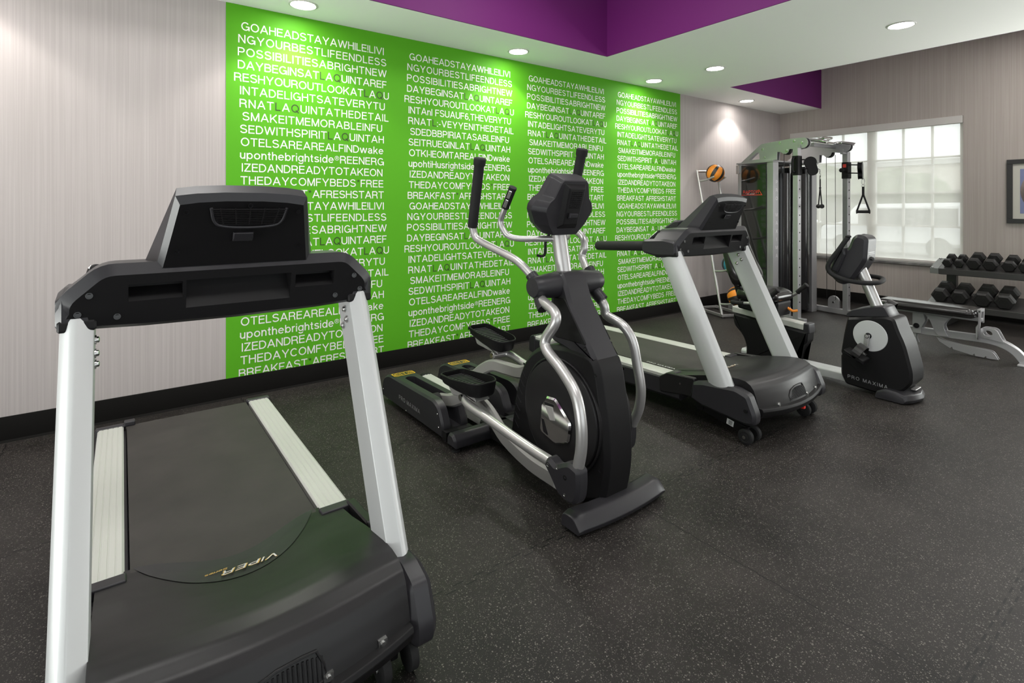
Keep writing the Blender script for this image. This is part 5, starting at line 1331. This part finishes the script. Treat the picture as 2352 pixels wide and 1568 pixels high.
        mb = MB(); mb.lathe((px - 0.014, 0.15, 0.14), (-1, 0, 0), [(0, 0.012), (0.005, 0.012), (0.006, 0.0)], 14); mb.build('guard_bolt', M['steel'], lg)
        for yy in (0.095, 0.205):
            mb = MB(); mb.tube([(px * 0.88, yy, 0.18), (px * 0.86, yy, 1.96)], 0.0032, 8, smooth=False); mb.build('cable', M['gloss'], nm)
        # sliding carriage
        zc = 1.79 if s < 0 else 1.765; hz = 0.11 if s < 0 else 0.10
        mb = MB(); mb.box(px - 0.038, px + 0.038, -0.038, 0.038, zc - hz, zc + hz); ca = mb.build('carriage', M['black'], nm, bevel=0.006)
        if s < 0:
            mb = MB(); mb.tube([(px - 0.036, 0, zc + 0.085), (px - 0.075, 0.0, zc + 0.075), (px - 0.082, 0.0, zc), (px - 0.075, 0, zc - 0.065), (px - 0.036, 0, zc - 0.075)], 0.012, 10, seg=4); mb.build('carriage_grip', M['black'], ca)
            d = Vector((0.66, -0.75, 0)).normalized()
        else:
            mb = MB(); mb.lathe((px - 0.038, 0, zc + 0.0), (-1, 0, 0), [(0, 0.012), (0.045, 0.014), (0.05, 0.024), (0.072, 0.026), (0.076, 0.018), (0.076, 0)], 16); mb.build('pull_pin', M['black'], ca)
            mb = MB(); mb.box(px - 0.0385, px - 0.0381, -0.018, 0.022, zc + 0.035, zc + 0.075); mb.build('carriage_label', M['redprint'], ca)
            d = Vector((0.30, -0.95, 0)).normalized()
        c0 = Vector((px, 0, zc))
        n = Vector((-d.y, d.x, 0)) if s < 0 else Vector((0.36, -0.93, 0))
        if s < 0: n = Vector((d.y, -d.x, 0))
        ctr = c0 + d * 0.145 + Vector((0, 0, -0.01))
        # swivel pulley: two cheek plates in a figure of eight with two wheels
        dirp = d if s < 0 else Vector((0.93, 0.36, 0))
        nn = n if s < 0 else Vector((0.36, -0.93, 0))
        sw = mb = MB()
        for k in (-1, 1):
            o = []
            for i in range(14): a = math.radians(-20 + 220 * i / 13); o.append((0.062 * math.cos(a) - 0.012, 0.045 + 0.062 * math.sin(a)))
            for i in range(14): a = math.radians(160 + 220 * i / 13); o.append((0.052 * math.cos(a) + 0.012, -0.052 + 0.052 * math.sin(a)))
            mb.loft([[ctr + dirp * a + Vector((0, 0, b)) + nn * (k * 0.020 + e) for a, b in o] for e in (-0.003, 0.003)])
        for a, b, r in ((-0.012, 0.045, 0.055), (0.012, -0.052, 0.045)):
            q = ctr + dirp * a + Vector((0, 0, b)); mb.cyl(q - nn * 0.016, q + nn * 0.016, r, n=24)
        for k in (-1, 1):
            mb.cyl(c0 + Vector((0, 0, 0.02 + k * 0.05)), ctr + Vector((0, 0, 0.02 + k * 0.05)) - d * 0.0, 0.007, n=10)
        swo = mb.build('swivel_pulley', M['black'], ca)
        for a, b in ((-0.012, 0.045), (0.012, -0.052)):
            q = ctr + dirp * a + Vector((0, 0, b)) - nn * 0.023
            if s < 0: q = ctr + dirp * a + Vector((0, 0, b)) + nn * 0.0
            sgn = 1 if (nn.dot(Vector((-0.93, -0.36, 0))) > 0) else -1
            q = ctr + dirp * a + Vector((0, 0, b)) + nn * sgn * 0.023
            mb = MB(); mb.lathe(q, nn * sgn, [(0, 0.015), (0.004, 0.015), (0.005, 0.008), (0.010, 0.008), (0.010, 0)], 14); mb.build('pulley_bolt', M['steel'], swo) if False else mb.bm.free()
        cable_machine.ends.append((ctr, dirp))
    # low rear cross bar and upper cross tubes with grips
    mb = MB(); mb.box(-0.50, 0.50, 0.86, 0.92, 0.012, 0.072); mb.build('rear_floor_bar', M['frame'], R, bevel=0.004)
    mb = MB(); mb.box(-0.44, 0.44, 0.80, 0.85, TH - 0.13, TH - 0.02); mb.build('rear_cross_bar', M['frame'], R, bevel=0.004)
    mb = MB(); mb.tube([(-0.43, 0.02, 2.085), (-0.20, 0.02, 2.09), (0.0, 0.02, 2.085), (0.22, 0.02, 2.08), (0.43, 0.02, 2.075)], 0.017, 14, seg=3); cb = mb.build('chin_up_bar', M['chrome'], R)
    mb = MB(); mb.box(-0.05, 0.42, 0.07, 0.13, 2.04, 2.085); mb.build('cross_member', M['frame'], R, bevel=0.004)
    for s in (-1, 1):
        mb = MB(); mb.tube([(s * 0.30 - 0.02, 0.03, 2.085), (s * 0.30, -0.06, 2.085), (s * 0.29, -0.18, 2.06), (s * 0.28, -0.22, 2.045)], 0.017, 14, seg=4); mb.build('angled_grip', M['chrome'], R)
    mb = MB(); mb.tube([(-0.10, 0.03, 2.09), (-0.12, -0.09, 2.115), (0.02, -0.09, 2.120), (0.10, 0.03, 2.09)], 0.015, 14, smooth=False); mb.build('angled_grip', M['chrome'], R)
    return R
cable_machine.ends = []
FTR = cable_machine()
FTM = Matrix.Translation(FT_LOC) @ Matrix.Rotation(FT_RZ, 4, 'Z')
def strap_handle(top, ax, label):
    """D-shaped pull handle hanging from a snap hook; ax is the direction of the grip"""
    o = thing('cable_attachment', label, 'pull handle', top, group='pull handles hanging from the cable machine')
    ax = Vector(ax).normalized(); Z = Vector((0, 0, 1)); f = lambda a, z: ax * a + Z * z
    mb = MB(); mb.tube([f(0.0, 0.0), f(0.011, -0.02), f(0.016, -0.06), f(0.0, -0.085), f(-0.014, -0.06), f(-0.011, -0.02), f(0.0, 0.0)], 0.0042, 8, seg=4); mb.build('snap_hook', M['steel'], o)
    mb = MB(); mb.tube([f(0.016 * math.cos(2 * PI * i / 12), -0.095 + 0.016 * math.sin(2 * PI * i / 12)) for i in range(13)], 0.0035, 8, smooth=False); mb.build('ring', M['steel'], o)
    mb = MB()
    s = ax.cross(Z)
    mb.bar(f(0, -0.105), f(0, -0.205), 0.026, 0.008, s)
    for k in (-1, 1): mb.bar(f(0, -0.195), f(k * 0.062, -0.395), 0.019, 0.008, s)
    mb.sphere(f(0, -0.20), 0.012, 10)
    mb.build('strap', M['rubber'], o)
    mb = MB(); mb.lathe(f(-0.072, -0.405), ax, [(0, 0.014), (0.002, 0.024), (0.012, 0.024), (0.016, 0.0175), (0.128, 0.0175), (0.132, 0.024), (0.142, 0.024), (0.144, 0.014), (0.144, 0)], 18); mb.build('grip', M['rubber'], o)
    return o
e0, d0 = cable_machine.ends[0]; e1, d1 = cable_machine.ends[1]
t0_ = FTM @ (e0 + d0 * 0.085 + Vector((0, 0, -0.045))); t1_ = FTM @ (e1 + Vector((0.02, -0.02, -0.085)))
strap_handle(t0_, (0.78, 0.62, 0), 'black pull handle seen edge-on, hanging just right of the left pulley')
strap_handle(t1_, (0.40, -0.92, 0), 'black triangular pull handle hanging in front of the bright window')
mb = MB(); mb.tube([FTM @ (e0 + d0 * 0.02 + Vector((0, 0, -0.004))), t0_ + Vector((0, 0, 0.002))], 0.003, 8, smooth=False)
mb.xf = FTM.inverted(); mb.build('handle_cable', M['gloss'], FTR)

# ------------------------------------------------------------------ medicine ball rack and balls
RK_LOC, RK_RZ = (5.877, 3.52, 0), -0.379
RK = thing('ball_rack', 'silver tube ladder rack for exercise balls leaning by the green mural', 'ball rack', RK_LOC, RK_RZ)
LV = (0.235, 0.615, 0.985, 1.355, 1.725)
legy = lambda z: 0.02 + (z / 1.77) * 0.505
mb = None
for s in (-1, 1):
    mb = MB(); mb.tube([(s * 0.145, legy(0.03), 0.03), (s * 0.145, legy(1.79), 1.79)], 0.0155, 14, smooth=False); mb.build('upright_tube', M['silver'], RK)
    for z in LV:
        zz = z - 0.075
        mb = MB(); mb.tube([(s * 0.145, legy(zz), zz), (s * 0.105, legy(zz) - 0.10, zz + 0.012), (s * 0.085, legy(zz) - 0.215, zz + 0.045)], 0.0125, 12, seg=4)
        mb.sphere((s * 0.085, legy(zz) - 0.217, zz + 0.0455), 0.0128, 10)
        mb.build('ball_peg', M['silver'], RK)
    mb = MB(); mb.bar((s * 0.145, 0.0, 0.03), (s * 0.145, 0.555, 0.03), 0.03, 0.03); mb.build('base_bar', M['silver'], RK, bevel=0.003)
    mb = MB(); mb.cyl((s * 0.145, 0.012, 0.0), (s * 0.145, 0.012, 0.016), 0.019, n=14); mb.cyl((s * 0.145, 0.54, 0.0), (s * 0.145, 0.54, 0.016), 0.019, n=14); mb.build('foot_cap', M['rubber'], RK)
mb = MB(); mb.tube([(-0.145, legy(1.775), 1.775), (0.145, legy(1.775), 1.775)], 0.0145, 12, smooth=False); mb.build('top_bar', M['silver'], RK)
for y in (0.015, 0.54):
    mb = MB(); mb.bar((-0.13, y, 0.03), (0.13, y, 0.03), 0.028, 0.028); mb.build('cross_bar', M['silver'], RK, bevel=0.003)
RKM = Matrix.Translation(RK_LOC) @ Matrix.Rotation(RK_RZ, 4, 'Z')
def med_ball(z, r, m1, label, rx, txt):
    c = RKM @ Vector((0, legy(z - 0.075) - 0.130, z - 0.054 + math.sqrt((r + 0.0127) ** 2 - 0.01)))
    o = thing('medicine_ball', label, 'exercise ball', (c.x, c.y, c.z), group='medicine balls on the rack')
    o.rotation_euler = (rx, 0.2, 0.3)
    mb = MB(); n = 40
    def fn(u, v):
        a = 2 * PI * u; t = -PI / 2 + PI * v
        return Vector((math.cos(t) * math.cos(a), math.cos(t) * math.sin(a), math.sin(t))) * r
    V = mb.grid(fn, 48, 32)
    bmesh.ops.remove_doubles(mb.bm, verts=mb.bm.verts, dist=0.0005)
    for f in mb.bm.faces:
        q = f.calc_center_median().normalized()
        lon = math.degrees(math.atan2(q.y, q.x)) % 60
        k = abs(q.z)
        f.material_index = 1 if (k > 0.82 or (lon < 24 and k < 0.9)) else 0
    # shallow seams between the panels
    b = mb.build('ball', [m1, M['ballblack']], o, angle=60)
    mb = MB(); mb.lathe((0, 0, r - 0.003), (0, 0, 1), [(0, 0.014), (0.0035, 0.014), (0.0038, 0.0)], 16); mb.build('valve', M['ballblack'], o)
    return o
med_ball(LV[4], 0.112, M['orange'], 'orange and black exercise ball on the topmost pegs of rack', 0.5, '')
med_ball(LV[1], 0.112, M['blue'], 'blue and black exercise ball on rack, half hidden by treadmill upright', 0.2, '')
med_ball(LV[0], 0.118, M['orange'], 'orange and black exercise ball on the lowest pegs near floor', 1.2, '')
# ------------------------------------------------------------------ adjustable bench
BX = 6.09
B = thing('weight_bench', 'flat black padded weight bench on silver frame in front of dumbbell rack', 'weight bench', (BX, 1.68, 0))
bx = Matrix.Translation((-BX, -1.68, 0))
def pad(name, y0, y1, w):
    o = rounded([(BX - w, y0), (BX + w, y0), (BX + w, y1), (BX - w, y1)], 0.05, 5)
    mb = MB(bx)
    R = [[(x, y, 0.348) for x, y in inset(o, 0.012)], [(x, y, 0.352) for x, y in inset(o, 0.002)], [(x, y, 0.362) for x, y in o], [(x, y, 0.372) for x, y in inset(o, 0.002)]]
    for k in range(9):
        a = math.radians(k * 90 / 8); R.append([(x, y, 0.378 + 0.052 * math.sin(a)) for x, y in inset(o, -0.004 + 0.044 * (1 - math.cos(a)))])
    top = R[-1]; cy = (y0 + y1) / 2; L = (y1 - y0) / 2
    for k in (0.7, 0.3): R.append([(BX + (x - BX) * k, cy + (y - cy) * (1 - (1 - k) * w / L), 0.430 + 0.004 * (1 - k)) for x, y, z in top])
    mb.loft(R)
    return mb.build(name, M['vinyl'], B, angle=85)
pad('pad', 1.335, 2.075, 0.128)
mb = MB(bx); mb.box(BX - 0.03, BX + 0.03, 1.30, 2.04, 0.318, 0.348); mb.build('pad_support', M['frame'], B, bevel=0.003)
# spine: straight beam then curved leg down to the front foot
sp = spline2([(2.08, 0.150), (1.80, 0.155), (1.45, 0.165), (1.28, 0.168), (1.17, 0.150), (1.09, 0.105), (1.04, 0.045), (1.025, 0.012)], 5)
mb = MB(bx); mb.prism_b(ribbon(sp, 0.062), 'x', BX - 0.032, BX + 0.032, 0.004); mb.build('spine', M['frame'], B)
mb = MB(bx); mb.box(BX - 0.10, BX + 0.24, 0.99, 1.06, 0.0, 0.016); mb.build('front_foot', M['frame'], B, bevel=0.004)
mb = MB(bx); mb.prism_b(rounded([(2.00, 0.155), (2.08, 0.155), (2.11, 0.03), (2.09, 0.0), (2.04, 0.0)], 0.01), 'x', BX - 0.035, BX + 0.035, 0.004); mb.build('rear_leg', M['frame'], B)
mb = MB(bx); mb.box(BX - 0.22, BX + 0.22, 2.04, 2.10, 0.0, 0.05); mb.build('rear_foot', M['frame'], B, bevel=0.005)
# gussets, pivots
for s in (-1, 1):
    x = BX + s * 0.040
    mb = MB(bx); mb.prism(rounded([(1.80, 0.325), (1.715, 0.325), (1.70, 0.26), (1.735, 0.185), (1.73, 0.135), (1.80, 0.135)], 0.008), 'x', x - 0.004, x + 0.004); gs = mb.build('gusset', M['frame'], B, bevel=0.001)
    mb = MB(bx); mb.lathe((x + s * 0.004, 1.768, 0.205), (s, 0, 0), [(0, 0.024), (0.006, 0.024), (0.007, 0.014), (0.003, 0.012), (0.003, 0)], 18); mb.build('pivot_cap', M['gloss'], gs)
    pl = spline2([(1.705, 0.325), (1.665, 0.27), (1.635, 0.19), (1.60, 0.14)], 3) + spline2([(1.53, 0.145), (1.555, 0.20), (1.56, 0.25), (1.52, 0.315)], 3)
    mb = MB(bx); mb.prism(pl, 'x', x - 0.004, x + 0.004); mb.build('curved_plate', M['frame'], B, bevel=0.001)
    # notched arc below the spine
    up = spline2([(1.625, 0.128), (1.56, 0.102), (1.46, 0.088), (1.36, 0.082), (1.27, 0.080), (1.225, 0.066), (1.190, 0.010)], 4)
    lo = [(1.245, 0.006), (1.268, 0.008), (1.272, 0.028), (1.285, 0.008), (1.345, 0.010), (1.35, 0.032), (1.364, 0.012), (1.50, 0.036), (1.507, 0.058), (1.52, 0.040), (1.60, 0.088)]
    mb = MB(bx); mb.prism(up + lo, 'x', x - 0.004 - s * 0.02, x + 0.004 - s * 0.02); mb.build('notched_arc', M['frame'], B, bevel=0.001)
    mb = MB(bx); mb.prism(rounded([(1.775, 0.135), (1.80, 0.135), (1.805, 0.06), (1.78, 0.03), (1.765, 0.035), (1.78, 0.08)], 0.006), 'x', x - 0.004 - s * 0.01, x + 0.004 - s * 0.01); mb.build('hanger', M['frame'], B, bevel=0.001)
    # end bracket with an eyelet plate near the front leg
    mb = MB(bx); pl = rounded([(1.32, 0.185), (1.315, 0.255), (1.285, 0.275), (1.215, 0.275), (1.195, 0.262), (1.150, 0.165), (1.19, 0.172)], 0.012)
    mb.prism(pl, 'x', x - 0.004, x + 0.004); ey = mb.build('eyelet_plate', M['frame'], B, bevel=0.001)
    c = MB(bx); c.prism(ellipse(1.255, 0.228, 0.030, 0.026, 20), 'x', x - 0.02, x + 0.02); cut(ey, c)
mb = MB(bx); mb.prism_b(rounded([(1.318, 0.420), (1.318, 0.300), (1.335, 0.270), (1.333, 0.185), (1.318, 0.160), (1.305, 0.285), (1.298, 0.420)], 0.006), 'x', BX - 0.062, BX - 0.030, 0.004)
mb.box(BX - 0.062, BX + 0.062, 1.298, 1.322, 0.405, 0.428); mb.prism_b(rounded([(1.318, 0.420), (1.318, 0.30), (1.30, 0.30), (1.298, 0.42)], 0.004), 'x', BX + 0.034, BX + 0.062, 0.004)
mb.build('end_handle', M['frame'], B, bevel=0.003)

# ------------------------------------------------------------------ dumbbell rack
DK = thing('dumbbell_rack', 'two-tier dark metal dumbbell rack under the window and picture', 'dumbbell rack', (7.60, 1.0, 0))
dx = Matrix.Translation((-7.60, -1.0, 0))
TOP = (7.44, 0.628, 7.76, 0.722)     # front x,z, back x,z
LOW = (7.33, 0.248, 7.70, 0.352)
YA, YB = -0.05, 2.05
for nm, (xa, za, xb, zb) in (('top_shelf', TOP), ('lower_shelf', LOW)):
    mb = MB(dx)
    mb.prism([(xa, za), (xa, za - 0.062), (xa + 0.012, za - 0.066), (xa + 0.02, za - 0.020), (xb - 0.02, zb - 0.02), (xb - 0.012, zb - 0.066), (xb, zb - 0.06), (xb, zb)], 'y', YA + 0.10, YB - 0.08)
    sh = mb.build(nm, M['rackpaint'], DK, bevel=0.003)
    mb = MB(dx); mb.prism([(xa, za), (xa, za - 0.062), (xb, zb - 0.06), (xb, zb)], 'y', YB - 0.08, YB); mb.build('shelf_end', M['rackend'], sh, bevel=0.004)
    for y in (YB - 0.022,):
        for f in (0.055, 0.95):
            mb = MB(dx); x = xa + (xb - xa) * f; z = za + (zb - za) * f
            mb.lathe((x, y, z + 0.002), (0, 0, 1), [(0, 0.013), (0.005, 0.012), (0.007, 0.0)], 14); mb.build('shelf_bolt', M['steel'], sh)
for y in (YB - 0.165, 0.12):
    mb = MB(dx); mb.prism_b([(7.765, 0.655), (7.69, 0.655), (7.672, 0.06), (7.75, 0.06)], 'y', y - 0.015, y + 0.075, 0.004); mb.build('upright', M['rackpaint'], DK)
    mb = MB(dx); mb.box(7.30, 7.84, y - 0.005, y + 0.065, 0.0, 0.06); mb.build('base_foot', M['rackpaint'], DK, bevel=0.004)

_db = {}
def dumbbell(r, hl, gl):
    """hexagonal dumbbell lying along x; r = half of the flat-to-flat height"""
    o = bpy.data.objects.new('dumbbell', None); COL.objects.link(o)
    R_ = r / math.cos(PI / 6)
    hexa = [(R_ * math.cos(PI / 3 * i), R_ * math.sin(PI / 3 * i)) for i in range(6)]
    def head(x0, x1):
        mb = MB(); sm = [(a * 0.80, b * 0.80) for a, b in hexa]; w = abs(x1 - x0); s = 1 if x1 > x0 else -1; e = w * 0.20
        mb.loft([[(x0, a, b) for a, b in sm], [(x0 + s * e, a, b) for a, b in hexa], [(x1 - s * e, a, b) for a, b in hexa], [(x1, a, b) for a, b in sm]])
        mb.loft([[(x1, a * 0.55, b * 0.55) for a, b in hexa], [(x1 + s * 0.002, a * 0.53, b * 0.53) for a, b in hexa]])
        return mb.build('head', M['iron'], o, bevel=0.003)
    head(-gl / 2, -gl / 2 - hl); head(gl / 2, gl / 2 + hl)
    mb = MB(); g = gl / 2 + 0.01
    mb.lathe((-g, 0, 0), (1, 0, 0), [(0, 0.013), (0.015, 0.0135), (g * 0.6, 0.0155), (g, 0.0165), (g * 1.4, 0.0155), (2 * g - 0.015, 0.0135), (2 * g, 0.013)], 18); mb.build('handle', M['chrome'], o)
    return o
def place_db(shelf, y, r, hl, gl, label, group):
    key = (r, hl, gl)
    if key not in _db: _db[key] = dumbbell(*key); o = _db[key]
    else:
        src = _db[key]; o = src.copy(); COL.objects.link(o)
        for ch in list(src.children):
            c = ch.copy(); COL.objects.link(c); c.parent = o
    xa, za, xb, zb = shelf; a = math.atan2(zb - za, xb - xa); m = ((xa + xb) / 2, (za + zb) / 2)
    off = r + 0.0015
    o.location = (m[0] - math.sin(a) * off, y, m[1] + math.cos(a) * off); o.rotation_euler = (0, -a, 0)
    props(o, label, 'dumbbell', group)
GT, GL = 'dumbbells on the top shelf', 'dumbbells on the lower shelf'
for y, r, hl, gl, lab in ((1.905, 0.043, 0.055, 0.110, 'smallest black dumbbell at the left end of the top shelf'),
                          (1.805, 0.043, 0.055, 0.110, 'small black dumbbell, second from the left end of the top shelf'),
                          (1.672, 0.058, 0.075, 0.115, 'medium black dumbbell, third from the left on the top shelf'),
                          (1.535, 0.058, 0.075, 0.115, 'medium black dumbbell, fourth from the left on the top shelf'),
                          (1.385, 0.054, 0.070, 0.115, 'black dumbbell below the picture, fifth along the top shelf'),
                          (1.255, 0.054, 0.070, 0.115, 'black dumbbell cut by the photo edge on the top shelf')):
    place_db(TOP, y, r, hl, gl, lab, GT)
for y, r, hl, gl, lab in ((1.938, 0.071, 0.095, 0.120, 'large black dumbbell at the left end of the lower shelf'),
                          (1.768, 0.071, 0.095, 0.120, 'large black dumbbell, second from the left on the lower shelf'),
                          (1.575, 0.0745, 0.100, 0.120, 'largest black dumbbell, third from the left on the lower shelf'),
                          (1.400, 0.0745, 0.100, 0.120, 'largest black dumbbell, fourth along the lower shelf behind bench end')):
    place_db(LOW, y, r, hl, gl, lab, GL)
